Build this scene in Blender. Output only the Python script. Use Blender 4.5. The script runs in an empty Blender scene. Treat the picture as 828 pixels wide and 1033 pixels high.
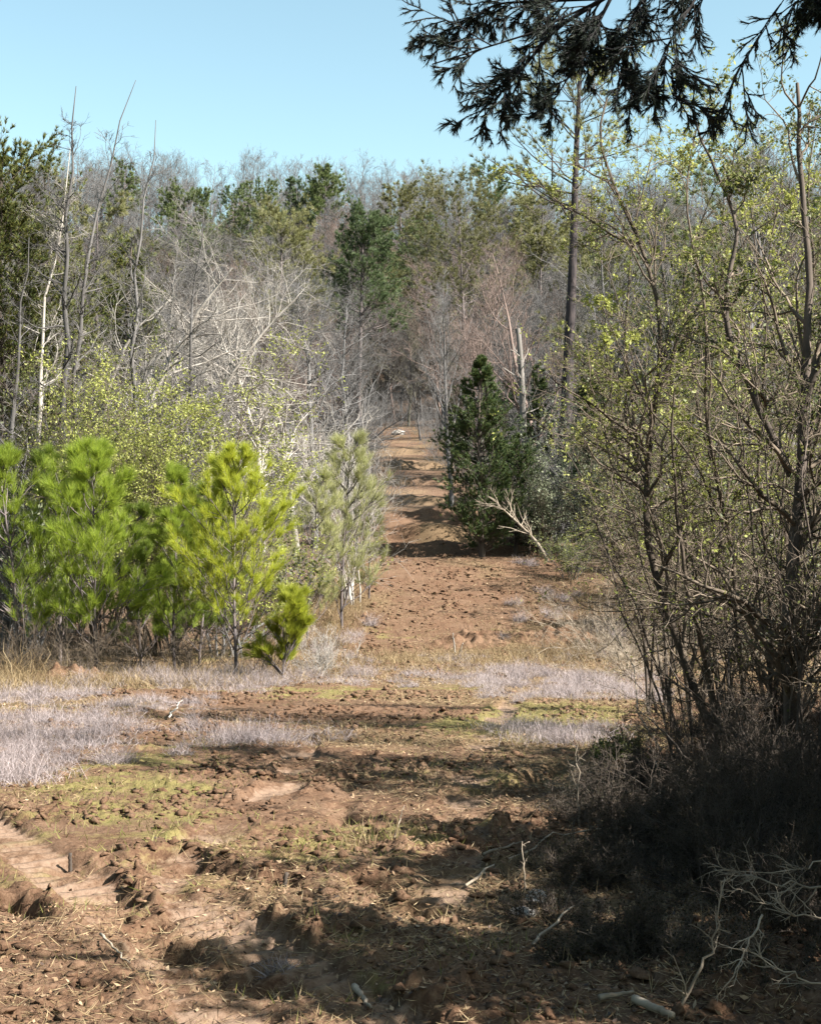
import bpy, math, random
import numpy as np
from math import radians, sin, cos, pi

F = 1400.0; CX = 414.0; HY = 500.0
scene = bpy.context.scene
COL = scene.collection
UP = np.array([0., 0., 1.])

# ------------------------------------------------------------------ noise
_prg = np.random.default_rng(12345)
_perm = _prg.permutation(4096).astype(np.int32); _ang = _prg.random(4096) * 2 * pi
_gx = np.cos(_ang).astype(np.float32); _gy = np.sin(_ang).astype(np.float32)

def perlin(x, y, seed=0):
    x = np.asarray(x, float); y = np.asarray(y, float)
    x0 = np.floor(x); y0 = np.floor(y); fx = (x - x0).astype(np.float32); fy = (y - y0).astype(np.float32)
    ix = x0.astype(np.int32); iy = y0.astype(np.int32)
    u = fx * fx * fx * (fx * (fx * 6 - 15) + 10); v = fy * fy * fy * (fy * (fy * 6 - 15) + 10)
    pa = _perm[(iy + seed * 131) & 4095]; pb = _perm[(iy + 1 + seed * 131) & 4095]
    def g(p, ax, dx, dy):
        k = _perm[(p + ax) & 4095]
        return _gx[k] * dx + _gy[k] * dy
    n00 = g(pa, ix, fx, fy); n10 = g(pa, ix + 1, fx - 1, fy)
    n01 = g(pb, ix, fx, fy - 1); n11 = g(pb, ix + 1, fx - 1, fy - 1)
    return 1.5 * ((n00 * (1 - u) + n10 * u) * (1 - v) + (n01 * (1 - u) + n11 * u) * v)

def worley(x, y, s, seed=0):
    """rounded cells with creases between them, each cell its own height"""
    x = np.asarray(x, float) / s; y = np.asarray(y, float) / s
    ix = np.floor(x).astype(np.int32); iy = np.floor(y).astype(np.int32); fx = (x - ix).astype(np.float32); fy = (y - iy).astype(np.float32)
    f1 = np.full(x.shape, 9., np.float32); f2 = f1.copy(); rid = np.zeros(x.shape, np.float32)
    for dy in (-1, 0, 1):
        pr = _perm[(iy + dy + seed * 57) & 4095]
        for dx in (-1, 0, 1):
            k = _perm[(pr + ix + dx) & 4095]
            jx = dx + .5 + .48 * _gx[k] - fx; jy = dy + .5 + .48 * _gy[k] - fy; d = np.sqrt(jx * jx + jy * jy)
            nn = d < f1; f2 = np.where(nn, f1, np.minimum(f2, d)); f1 = np.where(nn, d, f1); rid = np.where(nn, (k * 7 % 1000) / 1000., rid)
    return np.clip((f2 - f1) * 1.7, 0, 1) ** .6, rid

def fbm(x, y, s, octv=4, seed=0, gain=.5):
    t = 0; a = 1.; f = 1. / s
    for o in range(octv):
        t = t + a * perlin(x * f + 17.3 * o, y * f - 9.1 * o, seed + o); a *= gain; f *= 2.03
    return t

def sstep(a, b, x):
    t = np.clip((x - a) / (b - a), 0, 1); return t * t * (3 - 2 * t)

# ------------------------------------------------------------------ terrain
PD = [-60, -10, 0, 4, 6, 8, 10, 14, 18, 23, 27, 30, 34, 38, 44, 50, 60, 70, 90, 110, 130, 145, 170, 200, 230, 260, 300, 360, 500]
PZ = [-3, -1.8, -1.6, -1.6, -1.73, -1.88, -2.04, -2.34, -2.64, -3.0, -3.12, -3.0, -2.42, -1.72, -1.36, -1.15, -.7, .0, 1.85, 3.8, 6.1, 8.2, 15, 25, 34, 44, 55, 62, 60]
_t = np.arange(-60, 500, .5)
_z = np.interp(_t, PD, PZ)
_k = np.hanning(9); _k /= _k.sum()
_z = np.convolve(np.pad(_z, 4, mode='edge'), _k, 'valid')

def trail_x(y):
    return np.interp(y, [0, 20, 30, 38, 54, 70, 90, 110, 130, 150], [.1, .6, .9, 1.3, 1.2, 1.05, -.2, -.9, -1.7, -3.5])
def trail_hw(y):
    return np.interp(y, [0, 12, 22, 30, 38, 70, 150], [5.5, 5.5, 4.0, 3.0, 2.2, 1.9, 1.45])

def macro(x, y):
    x = np.asarray(x, float); y = np.asarray(y, float)
    z = np.interp(y, _t, _z)
    d = np.abs(x - trail_x(y)) - trail_hw(y)
    out = sstep(0, 6, d)
    z = z + out * .35 * sstep(24, 45, y) + .25 * fbm(x, y, 14, 3, 5) * out
    z = z + 3.0 * fbm(x, y, 70, 2, 9) * sstep(110, 200, y)
    z = z + .012 * np.maximum(0, np.abs(x) - 40) * sstep(20, 60, y) * 4
    return z

def pline(pts):
    return [np.array(p, float) for p in pts]

def seg_dist(x, y, P):
    """distance and signed side to a polyline, and length along it"""
    best = np.full(np.shape(x), 1e9); side = np.zeros(np.shape(x)); al = np.zeros(np.shape(x)); acc = 0
    for a, b in zip(P[:-1], P[1:]):
        d = b - a; L = math.hypot(*d); t = np.clip(((x - a[0]) * d[0] + (y - a[1]) * d[1]) / L / L, 0, 1)
        qx = x - a[0] - t * d[0]; qy = y - a[1] - t * d[1]; r = np.hypot(qx, qy)
        s = np.sign(d[0] * qy - d[1] * qx); m = r < best
        best = np.where(m, r, best); side = np.where(m, s, side); al = np.where(m, acc + t * L, al); acc += L
    return best, side, al

def gy(py):      # distance at which the ground shows at image row py
    ys = HY - _z / np.maximum(_t, .5) * F
    i = np.where((_t > 3) & (_t < 140))[0]
    return float(np.interp(-py, -ys[i], _t[i]))
def G(px, py):
    d = gy(py); return ((px - CX) / F * d, d)

RUTS = [pline([G(250, 1045), G(165, 960), G(75, 890), (-2.6, 8.2), (-4.5, 9.6)]),
        pline([G(395, 1045), G(300, 985), G(210, 920), (-1.2, 6.9)]),
        pline([G(440, 925), G(462, 850), G(480, 780), G(492, 735), (1.4, 18)]),
        pline([G(205, 850), G(260, 815), G(300, 785), (-1.0, 12.5)])]
FURR = [(pline([G(78, 872), G(150, 868), G(230, 880), G(300, 893)]), 0.125, 0.084),
        (pline([G(110, 905), G(150, 935), G(215, 975), G(290, 1000)]), 0.100, 0.072),
        (pline([G(365, 885), G(395, 905), G(425, 925)]), 0.112, 0.084),  # trench shaped for a dark patch that is partly bush shadow
        (pline([G(0, 905), G(45, 925)]), 0.088, 0.084),
        (pline([G(345, 830), G(352, 790), G(362, 760)]), 0.075, 0.060),
        (pline([G(465, 800), G(520, 795), G(565, 775)]), 0.100, 0.084)]

def detail(x, y):
    """clods, ruts, furrows"""
    near = 1 - sstep(26, 60, y) * .6
    d = np.abs(x - trail_x(y)) - trail_hw(y)
    onroad = 1 - sstep(-.6, 1.5, d)
    onroad = np.maximum(onroad, 1 - sstep(10, 15, y))
    rough = .55 + .9 * fbm(x, y, 1.6, 3, 21)
    rough = np.clip(rough, .12, 1.5)
    a = 1 - np.abs(fbm(x, y, .30, 3, 31)); a = a ** 2
    b = fbm(x, y, .11, 3, 41); c = np.maximum(fbm(x, y, .16, 2, 51), 0.05)
    smooth = np.zeros(np.shape(x)); tread = np.zeros(np.shape(x))
    a = np.clip(a, 0, 1.2); b = np.clip(b, -1, 1); c = np.clip(c, 0, .8)
    ll = 1 - sstep(16, 34, y); h = (.022 * (a - .5) * (.3 + .7 * ll) + .010 * b * ll + .012 * c * ll) * rough + .02 * fbm(x, y, 1.3, 2, 61) + .007 * fbm(x, y, .035, 2, 45) * ll
    wx = x + .05 * fbm(x, y, .12, 2, 301); wy = y + .05 * fbm(x, y, .12, 2, 311)
    c1, r1 = worley(wx, wy, .17, 3); c2, r2 = worley(wx, wy, .065, 8)
    pat = np.clip(.35 + 1.1 * fbm(x, y, 1.1, 3, 321), 0, 1.25)
    l2 = 1 - sstep(14, 28, y); l1 = 1 - sstep(30, 55, y)
    c3, r3 = worley(wx, wy, .036, 5)
    h = h + pat * (.045 * c1 * r1 ** 2 * l1 + .032 * c2 * r2 ** 1.5 * l2 + .012 * c3 * r3 * l2)
    for i, P in enumerate(RUTS):
        r, s, al = seg_dist(x, y, P)
        w = .165 if i < 2 else .16
        m = 1 - sstep(w * .8, w * 1.15, r + .03 * fbm(x, y, .4, 2, 71))
        brk = np.clip((.85 if i < 2 else .45) + 1.3 * fbm(x, y, .7, 3, 81 + i), 0, 1)
        m = m * brk
        wv = np.sin(al * 2 * pi / .13 + 1.2 * s * r / w + .6 * fbm(x, y, .3, 2, 7))
        tr = .015 * np.clip(wv * 2, -1, 1)
        bank = np.exp(-((r - w * 1.4) / .06) ** 2) * .035 * (.2 + .6 * c2 * r2 + .5 * c1 * r1)
        h = h * (1 - .85 * m) + m * (-.04 + tr) + bank * brk
        smooth = np.maximum(smooth, m)
    for P, w, dp in FURR:
        r, s, al = seg_dist(x, y, P)
        rr = r * np.where(s > 0, 1, 1) + .06 * fbm(x, y, .25, 3, 99)
        h = h - dp * 1.5 * np.exp(-(rr / w) ** 2) * np.clip(.8 + fbm(x, y, .5, 2, 555), .2, 1.3)
        h = h + dp * .14 * np.exp(-((rr - w * 1.4) / (w * .8)) ** 2) * (.25 + .5 * c1 * r1 + .5 * c2 * r2)
        smooth = smooth * (1 - np.exp(-(rr / w / 1.6) ** 2))
    # dug bank across the trail and the water bars further up
    bank = np.exp(-((y - 28.8 - .5 * fbm(x, y, 2.5, 2, 12)) / .5) ** 2) * sstep(.4, 1.2, x) * (1 - sstep(4, 5, x))
    h = h + bank * .16 * (1 + .8 * fbm(x, y, .3, 2, 13))
    for yy, hh in ((40.5, .22), (44.5, .30), (48.5, .28), (55, .25), (66, .16), (78, .2), (90, .22), (104, .22)):
        q = (y - yy - .7 * fbm(x, y, 3, 2, int(yy)))
        h = h + onroad * hh * np.exp(-(q / .55) ** 2) * (1 + .6 * fbm(x, y, 1.6, 2, 14)) - onroad * hh * .7 * np.exp(-((q + 1.0) / .5) ** 2)
    amp = .25 + .75 * onroad
    h = h * amp * (1 + 0.9 * sstep(30, 60, y) - .9 * sstep(85, 120, y))
    return h, smooth, rough, onroad

def H(x, y):
    x = np.atleast_1d(np.asarray(x, float)); y = np.atleast_1d(np.asarray(y, float))
    return macro(x, y) + detail(x, y)[0]
def h1(x, y): return float(H(x, y)[0])

# ------------------------------------------------------------------ mesh utils
def mesh_np(name, V, Fc, mat, parent=None, smooth=False, attr=None):
    """V (n,3), Fc (m,k) int, or list of such arrays with differing k"""
    me = bpy.data.meshes.new(name)
    if not isinstance(Fc, list): Fc = [Fc]
    me.vertices.add(len(V)); me.vertices.foreach_set('co', np.ascontiguousarray(V, np.float32).ravel())
    nl = sum(f.size for f in Fc); npoly = sum(len(f) for f in Fc)
    me.loops.add(nl); me.loops.foreach_set('vertex_index', np.concatenate([f.ravel() for f in Fc]).astype(np.int32))
    me.polygons.add(npoly)
    tot = np.concatenate([np.full(len(f), f.shape[1], np.int32) for f in Fc])
    st = np.concatenate([[0], np.cumsum(tot)[:-1]]).astype(np.int32)
    me.polygons.foreach_set('loop_start', st)
    if smooth: me.polygons.foreach_set('use_smooth', np.ones(npoly, bool))
    if attr is not None:
        a = me.color_attributes.new('zone', 'FLOAT_COLOR', 'POINT')
        a.data.foreach_set('color', np.ascontiguousarray(attr, np.float32).ravel())
    me.update(calc_edges=True)
    me.materials.append(mat)
    o = bpy.data.objects.new(name, me); COL.objects.link(o)
    if parent is not None: o.parent = parent
    return o

def merge(parts):
    V = []; Fs = {}; off = 0
    for v, f in parts:
        V.append(v)
        for ff in (f if isinstance(f, list) else [f]):
            Fs.setdefault(ff.shape[1], []).append(ff + off)
        off += len(v)
    return np.concatenate(V), [np.concatenate(x) for x in Fs.values()]

def tubes(pts, rad, sides=4):
    """pts (m,n,3), rad (m,n)"""
    m, n, _ = pts.shape
    T = np.gradient(pts, axis=1); T /= np.linalg.norm(T, axis=2, keepdims=True) + 1e-9
    mt = T.mean(axis=1); ref = np.where(np.abs(mt[:, 2:3]) > .8, np.array([[1., 0, 0]]), np.array([[0, 0, 1.]]))[:, None, :]
    A = np.cross(T, np.broadcast_to(ref, T.shape)); A /= np.linalg.norm(A, axis=2, keepdims=True) + 1e-9
    B = np.cross(T, A)
    th = np.arange(sides) * 2 * pi / sides
    V = pts[:, :, None, :] + rad[:, :, None, None] * (np.cos(th)[None, None, :, None] * A[:, :, None, :] + np.sin(th)[None, None, :, None] * B[:, :, None, :])
    base = (np.arange(m) * n * sides)[:, None, None] + (np.arange(n - 1) * sides)[None, :, None]
    k = np.arange(sides)[None, None, :]; k2 = (np.arange(sides) + 1) % sides; k2 = k2[None, None, :]
    Fc = np.stack([base + k, base + k2, base + sides + k2, base + sides + k], axis=-1).reshape(-1, 4)
    return V.reshape(-1, 3), Fc

def unit(v): return v / (np.linalg.norm(v, axis=-1, keepdims=True) + 1e-9)
def rvec(rng, m): return unit(rng.normal(size=(m, 3)))

def grow(rng, P, D, L, R, n, wob=.15, trop=0., tip=.3, tdir=UP):
    m = len(P); pts = np.zeros((m, n, 3)); pts[:, 0] = P; d = unit(D.copy())
    for i in range(1, n):
        d = unit(d + wob * rng.normal(size=(m, 3)) + trop * tdir)
        pts[:, i] = pts[:, i - 1] + d * (L / (n - 1))[:, None]
    rad = R[:, None] * np.linspace(1, tip, n)[None, :]
    return pts, rad

def spawn(rng, pts, rad, L, k, t0=.2, t1=1., ang=(.5, 1.0), lf=(.3, .6), shape=.4, rf=.6, flat=0., rmin=.001):
    m, n, _ = pts.shape
    idx = np.repeat(np.arange(m), k); q = len(idx)
    t = t0 + (t1 - t0) * rng.random(q)
    f = t * (n - 1); i = np.minimum(f.astype(int), n - 2); w = (f - i)[:, None]
    P = pts[idx, i] * (1 - w) + pts[idx, i + 1] * w
    T = unit(pts[idx, i + 1] - pts[idx, i])
    pr = np.cross(T, rvec(rng, q)); pr[:, 2] *= (1 - flat); pr = unit(pr)
    a = rng.uniform(ang[0], ang[1], q)[:, None]
    D = np.cos(a) * T + np.sin(a) * pr
    Lc = L[idx] * rng.uniform(lf[0], lf[1], q) * (1 - shape * (t - t0) / max(t1 - t0, 1e-6))
    Rc = np.maximum((rad[idx, i] * (1 - w[:, 0]) + rad[idx, i + 1] * w[:, 0]) * rf, rmin)
    return P, D, Lc, Rc

def sample_pts(rng, pts, k, t0=.3, t1=1.):
    m, n, _ = pts.shape
    idx = np.repeat(np.arange(m), k); q = len(idx)
    t = t0 + (t1 - t0) * rng.random(q); f = t * (n - 1); i = np.minimum(f.astype(int), n - 2); w = (f - i)[:, None]
    P = pts[idx, i] * (1 - w) + pts[idx, i + 1] * w
    return P, unit(pts[idx, i + 1] - pts[idx, i])

def needles(rng, P, D, k, ln, wd, spread=.9, lift=.15):
    """thin triangles fanning from P around D"""
    m = len(P); P = np.repeat(P, k, 0); D = np.repeat(D, k, 0); q = m * k
    d = unit(D + spread * rvec(rng, q) + lift * UP); L = (ln * rng.uniform(.6, 1.1, q))[:, None]
    s = unit(np.cross(d, rvec(rng, q))) * wd
    V = np.stack([P - s * .5, P + s * .5, P + d * L], 1).reshape(-1, 3)
    return V, np.arange(q * 3).reshape(-1, 3)

def leaves(rng, P, size, asp=.5, updir=.3):
    q = len(P); d = unit(rvec(rng, q)); s = unit(np.cross(d, rvec(rng, q) + updir * UP)); L = (size * rng.uniform(.6, 1.2, q))[:, None]
    w = L * asp
    V = np.stack([P, P + d * L * .5 - s * w * .5, P + d * L, P + d * L * .5 + s * w * .5], 1).reshape(-1, 3)
    return V, np.arange(q * 4).reshape(-1, 4)

def poly3(pts, n):
    """resample hand polyline smoothly"""
    P = np.array(pts, float); s = np.concatenate([[0], np.cumsum(np.linalg.norm(np.diff(P, axis=0), axis=1))])
    t = np.linspace(0, s[-1], n); Q = np.stack([np.interp(t, s, P[:, i]) for i in range(3)], 1)
    if n > 6:
        for _ in range(max(1, n // 12)):
            Q[1:-1] = .25 * Q[:-2] + .5 * Q[1:-1] + .25 * Q[2:]
    return Q, s[-1]

# ------------------------------------------------------------------ materials
def new_mat(name):
    m = bpy.data.materials.new(name); m.use_nodes = True; nt = m.node_tree
    for n in list(nt.nodes): nt.nodes.remove(n)
    out = nt.nodes.new('ShaderNodeOutputMaterial'); return m, nt, out

def ramp(nt, cols, pos=None):
    r = nt.nodes.new('ShaderNodeValToRGB'); e = r.color_ramp.elements
    while len(e) < len(cols): e.new(.5)
    for i, c in enumerate(cols):
        e[i].position = i / (len(cols) - 1) if pos is None else pos[i]; e[i].color = (*c, 1)
    return r

def mat_bark(name, cols, scale=6., rough=.9, bump=.4, stretch=.25, moss=None):
    m, nt, out = new_mat(name); L = nt.links.new
    b = nt.nodes.new('ShaderNodeBsdfPrincipled'); b.inputs['Roughness'].default_value = rough
    b.inputs['Specular IOR Level'].default_value = .2
    tc = nt.nodes.new('ShaderNodeTexCoord'); mp = nt.nodes.new('ShaderNodeMapping'); mp.inputs['Scale'].default_value = (1, 1, stretch)
    n = nt.nodes.new('ShaderNodeTexNoise'); n.inputs['Scale'].default_value = scale; n.inputs['Detail'].default_value = 5
    L(tc.outputs['Object'], mp.inputs[0]); L(mp.outputs[0], n.inputs['Vector'])
    r = ramp(nt, cols, [.3 + .4 * i / (len(cols) - 1) for i in range(len(cols))]); L(n.outputs[0], r.inputs[0])
    oi = nt.nodes.new('ShaderNodeObjectInfo'); mr = nt.nodes.new('ShaderNodeMapRange')
    mr.inputs[3].default_value = .75; mr.inputs[4].default_value = 1.25; L(oi.outputs['Random'], mr.inputs[0])
    hs = nt.nodes.new('ShaderNodeHueSaturation'); L(mr.outputs[0], hs.inputs['Value']); L(r.outputs[0], hs.inputs['Color'])
    L(hs.outputs[0], b.inputs['Base Color'])
    bp = nt.nodes.new('ShaderNodeBump'); bp.inputs['Strength'].default_value = bump; bp.inputs['Distance'].default_value = .02
    L(n.outputs[0], bp.inputs['Height']); L(bp.outputs[0], b.inputs['Normal'])
    L(b.outputs[0], out.inputs[0]); return m

def mat_leaf(name, cols, trans=.4, gloss=.06, vary=.25):
    m, nt, out = new_mat(name); L = nt.links.new
    g = nt.nodes.new('ShaderNodeNewGeometry'); r = ramp(nt, cols); L(g.outputs['Random Per Island'], r.inputs[0])
    oi = nt.nodes.new('ShaderNodeObjectInfo')
    tc = nt.nodes.new('ShaderNodeTexCoord'); n = nt.nodes.new('ShaderNodeTexNoise'); n.inputs['Scale'].default_value = 1.7
    L(tc.outputs['Object'], n.inputs['Vector'])
    ad = nt.nodes.new('ShaderNodeMath'); ad.operation = 'ADD'; L(oi.outputs['Random'], ad.inputs[0]); L(n.outputs[0], ad.inputs[1])
    mr = nt.nodes.new('ShaderNodeMapRange'); mr.inputs[1].default_value = .3; mr.inputs[2].default_value = 1.7
    mr.inputs[3].default_value = 1 - vary; mr.inputs[4].default_value = 1 + vary; L(ad.outputs[0], mr.inputs[0])
    hs = nt.nodes.new('ShaderNodeHueSaturation'); L(mr.outputs[0], hs.inputs['Value']); L(r.outputs[0], hs.inputs['Color'])
    d = nt.nodes.new('ShaderNodeBsdfPrincipled'); d.inputs['Roughness'].default_value = .55
    d.inputs['Specular IOR Level'].default_value = gloss * 5
    t = nt.nodes.new('ShaderNodeBsdfTranslucent'); mx = nt.nodes.new('ShaderNodeMixShader'); mx.inputs[0].default_value = trans
    L(hs.outputs[0], d.inputs['Base Color']); L(hs.outputs[0], t.inputs['Color']); L(d.outputs[0], mx.inputs[1]); L(t.outputs[0], mx.inputs[2])
    L(mx.outputs[0], out.inputs[0]); return m

M = {}
M['bare'] = mat_bark('bare_bark', [(0.0527, 0.0484, 0.0459), (0.1178, 0.1116, 0.1085)], 5)
M['pale'] = mat_bark('weathered_wood', [(0.1700, 0.1487, 0.1275), (0.3570, 0.3315, 0.3017)], 5)
M['mauve'] = mat_bark('reddish_twigs', [(0.0910, 0.0650, 0.0553), (0.1690, 0.1268, 0.1105)], 3)
M['grey'] = mat_bark('grey_twigs', [(0.0620, 0.0589, 0.0570), (0.1395, 0.1345, 0.1333)], 3)
M['olivebark'] = mat_bark('olive_grey_twigs', [(0.0845, 0.0780, 0.0553), (0.1625, 0.1527, 0.1170)], 3)
M['twig'] = mat_bark('shrub_twigs', [(0.0595, 0.0455, 0.0336), (0.1750, 0.1400, 0.1050)], 9)
M['snag'] = mat_bark('weathered_trunk', [(0.0588, 0.0539, 0.0490), (0.1470, 0.1347, 0.1225)], 7, stretch=.12)
M['tallbark'] = mat_bark('tall_pine_bark', [(.022, .02, .024), (.075, .06, .058)], 12)
M['boughbark'] = mat_bark('shaded_black_twigs', [(.006, .006, .007), (.018, .016, .016)], 12)  # near-black so the overhanging boughs look shaded even in sun
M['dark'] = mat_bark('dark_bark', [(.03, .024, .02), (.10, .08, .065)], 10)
M['pinebark'] = mat_bark('pine_bark', [(.05, .045, .05), (.16, .13, .12)], 14)
M['stem'] = mat_bark('shrub_bark', [(0.0360, 0.0270, 0.0210), (0.1140, 0.0900, 0.0660)], 16)
M['stick'] = mat_bark('dead_stick', [(0.1280, 0.1000, 0.0720), (0.3040, 0.2560, 0.2000)], 12)
M['sapling'] = mat_leaf('young_pine_needles', [(0.1795, 0.2268, 0.0229), (0.2842, 0.3128, 0.0306), (0.4039, 0.4066, 0.0459)], .5)
M['saplinggreen'] = mat_leaf('light_green_pine_needles', [(0.1092, 0.1656, 0.0198), (0.2028, 0.2668, 0.0306), (0.3276, 0.3864, 0.0495)], .5)
M['saplingdark'] = mat_leaf('green_pine_needles', [(0.0560, 0.0980, 0.0140), (0.1190, 0.1680, 0.0210), (0.1890, 0.2240, 0.0350)], .4)
M['saplingpale'] = mat_leaf('pale_pine_needles', [(0.1800, 0.1950, 0.0750), (0.2700, 0.2775, 0.1125), (0.3600, 0.3450, 0.1650)], .4)
M['pine'] = mat_leaf('pine_needles', [(0.0488, 0.0829, 0.0292), (0.0975, 0.1317, 0.0439), (0.1658, 0.1755, 0.0683)], .25)
M['pineolive'] = mat_leaf('olive_pine_needles', [(0.0840, 0.0966, 0.0336), (0.1512, 0.1512, 0.0588), (0.2016, 0.1848, 0.0840)], .25)
M['conifer'] = mat_leaf('green_conifer_needles', [(0.0402, 0.0688, 0.0321), (0.0803, 0.1204, 0.0482), (0.1434, 0.1721, 0.0688)], .25)
M['cedar'] = mat_leaf('cedar_foliage', [(.022, .045, .018), (.05, .08, .025), (.10, .11, .03)], .15)
M['cedarolive'] = mat_leaf('olive_cedar_foliage', [(0.0488, 0.0731, 0.0195), (0.0975, 0.1170, 0.0292), (0.1658, 0.1463, 0.0390)], .2)
M['brambleleaf'] = mat_leaf('shade_dark_leaves', [(.012, .014, .008), (.03, .028, .015), (.06, .045, .025)], .05, .02)  # leaf colour darkened to stand in for deep shade
M['overcedar'] = mat_leaf('shaded_cedar_sprays', [(.008, .013, .012), (.015, .022, .018), (.028, .036, .02)], .05, .03)  # darkened copy of the cedar foliage, boughs' shade put into the colour
M['shrubleaf'] = mat_leaf('small_green_leaves', [(0.0595, 0.0765, 0.0213), (0.1190, 0.1403, 0.0382), (0.2295, 0.2295, 0.0765)], .4)
M['shrubyellow'] = mat_leaf('yellow_green_leaves', [(0.1822, 0.2056, 0.0447), (0.2815, 0.3040, 0.0670), (0.3809, 0.3845, 0.1118)], .4)
M['greyleaf'] = mat_leaf('grey_green_leaves', [(0.0700, 0.0840, 0.0490), (0.1190, 0.1330, 0.0770), (0.1820, 0.1890, 0.1190)], .3)
M['brownleaf'] = mat_leaf('withered_leaves', [(.20, .10, .04), (.32, .18, .08), (.38, .26, .14)], .3)
M['wisp'] = mat_leaf('wispy_dry_grass', [(0.1837, 0.1457, 0.1337), (0.3329, 0.2801, 0.2731), (0.4822, 0.4202, 0.4185)], .35, .02, .25)
M['straw'] = mat_leaf('dry_straw', [(.10, .065, .035), (.23, .165, .09), (.38, .30, .18)], .3, .02, .15)
M['litter'] = mat_leaf('dead_leaves', [(.018, .011, .008), (.06, .032, .02), (.13, .075, .042), (.22, .14, .08), (.34, .25, .16)], .12, .04, .15)
M['greengrass'] = mat_leaf('short_grass', [(0.0892, 0.1020, 0.0255), (0.1594, 0.1594, 0.0446), (0.2550, 0.2104, 0.0956)], .35, .03, .15)

def mat_soil(name='tilled_soil', clod=False):
    m, nt, out = new_mat(name); L = nt.links.new; N = nt.nodes.new
    b = N('ShaderNodeBsdfPrincipled'); b.inputs['Roughness'].default_value = .95; b.inputs['Specular IOR Level'].default_value = .1
    tc = N('ShaderNodeTexCoord')
    def noise(s, det=6, ro=.6):
        n = N('ShaderNodeTexNoise'); n.inputs['Scale'].default_value = s; n.inputs['Detail'].default_value = det; n.inputs['Roughness'].default_value = ro
        L(tc.outputs['Object'], n.inputs['Vector']); return n
    n1 = noise(2.2); n2 = noise(22, 8, .7); n3 = noise(.7, 4); n4 = noise(70, 4, .7)
    r1 = ramp(nt, [(0.0454, 0.0242, 0.0144), (0.0948, 0.0543, 0.0329), (0.1525, 0.0959, 0.0608)], [.32, .5, .68]); L(n2.outputs[0], r1.inputs[0])
    r1b = ramp(nt, [(0.0660, 0.0359, 0.0208), (0.1154, 0.0709, 0.0448), (0.1731, 0.1168, 0.0785)], [.3, .5, .7]); L(n4.outputs[0], r1b.inputs[0])
    mx0 = N('ShaderNodeMix'); mx0.data_type = 'RGBA'; r0 = ramp(nt, [(0, 0, 0), (1, 1, 1)], [.42, .6]); L(n1.outputs[0], r0.inputs[0])
    L(r0.outputs[0], mx0.inputs[0]); L(r1.outputs[0], mx0.inputs[6]); L(r1b.outputs[0], mx0.inputs[7])
    last = mx0.outputs[2]
    if not clod:
        at = N('ShaderNodeAttribute'); at.attribute_name = 'zone'; sp = N('ShaderNodeSeparateColor'); L(at.outputs['Color'], sp.inputs[0])
        def layer(last, chan, cols, src, thr=(.35, .65)):
            r = ramp(nt, cols); L(src.outputs[0], r.inputs[0])
            a = N('ShaderNodeMath'); a.operation = 'ADD'; L(chan, a.inputs[0]); L(n2.outputs[0], a.inputs[1])
            mr = N('ShaderNodeMapRange'); mr.inputs[1].default_value = .5 + thr[0]; mr.inputs[2].default_value = .5 + thr[1]; L(a.outputs[0], mr.inputs[0])
            x = N('ShaderNodeMix'); x.data_type = 'RGBA'; L(mr.outputs[0], x.inputs[0]); L(last, x.inputs[6]); L(r.outputs[0], x.inputs[7]); return x.outputs[2]
        last = layer(last, sp.outputs[2], [(0.0618, 0.0401, 0.0225), (0.1236, 0.0835, 0.0481), (0.1978, 0.1460, 0.0842)], n4)
        last = layer(last, sp.outputs[1], [(0.0721, 0.0602, 0.0238), (0.1340, 0.1116, 0.0429), (0.2061, 0.1601, 0.0763)], n4)
        last = layer(last, sp.outputs[0], [(0.1154, 0.0735, 0.0497), (0.1649, 0.1127, 0.0801), (0.2144, 0.1543, 0.1082)], n2, (.2, .45))
    if not clod:
        rf = ramp(nt, [(0.0361, 0.0252, 0.0191), (0.0773, 0.0534, 0.0382), (0.1340, 0.0970, 0.0668)]); L(n2.outputs[0], rf.inputs[0])
        xf = N('ShaderNodeMix'); xf.data_type = 'RGBA'; L(at.outputs['Alpha'], xf.inputs[0]); L(last, xf.inputs[6]); L(rf.outputs[0], xf.inputs[7]); last = xf.outputs[2]
    L(last, b.inputs['Base Color'])
    bp = N('ShaderNodeBump'); bp.inputs['Strength'].default_value = .9; bp.inputs['Distance'].default_value = .015
    ad = N('ShaderNodeMath'); ad.operation = 'MULTIPLY_ADD'; ad.inputs[1].default_value = .45; L(n4.outputs[0], ad.inputs[0]); L(n2.outputs[0], ad.inputs[2])
    L(ad.outputs[0], bp.inputs['Height']); L(bp.outputs[0], b.inputs['Normal']); L(b.outputs[0], out.inputs[0]); return m
M['soil'] = mat_soil(); M['clod'] = mat_soil('soil_clods', True)

# ------------------------------------------------------------------ object helpers
def tag(o, label=None, cat=None, group=None, kind=None):
    if label: o['label'] = label
    if cat: o['category'] = cat
    if group: o['group'] = group
    if kind: o['kind'] = kind
    return o
def thing(name, label, cat, loc=(0, 0, 0), group=None, rz=0):
    o = bpy.data.objects.new(name, None); COL.objects.link(o); o.empty_display_size = .2
    o.location = loc; o.rotation_euler = (0, 0, rz); return tag(o, label, cat, group)
def dup(root, loc, rz, sc, label=None, group=None, tilt=(0, 0)):
    r = root.copy(); COL.objects.link(r); r.location = loc; r.rotation_euler = (tilt[0], tilt[1], rz); r.scale = (sc[0], sc[0], sc[1])
    if label: r['label'] = label
    if group: r['group'] = group
    for ch in root.children:
        c = ch.copy(); COL.objects.link(c); c.parent = r
    return r

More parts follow.
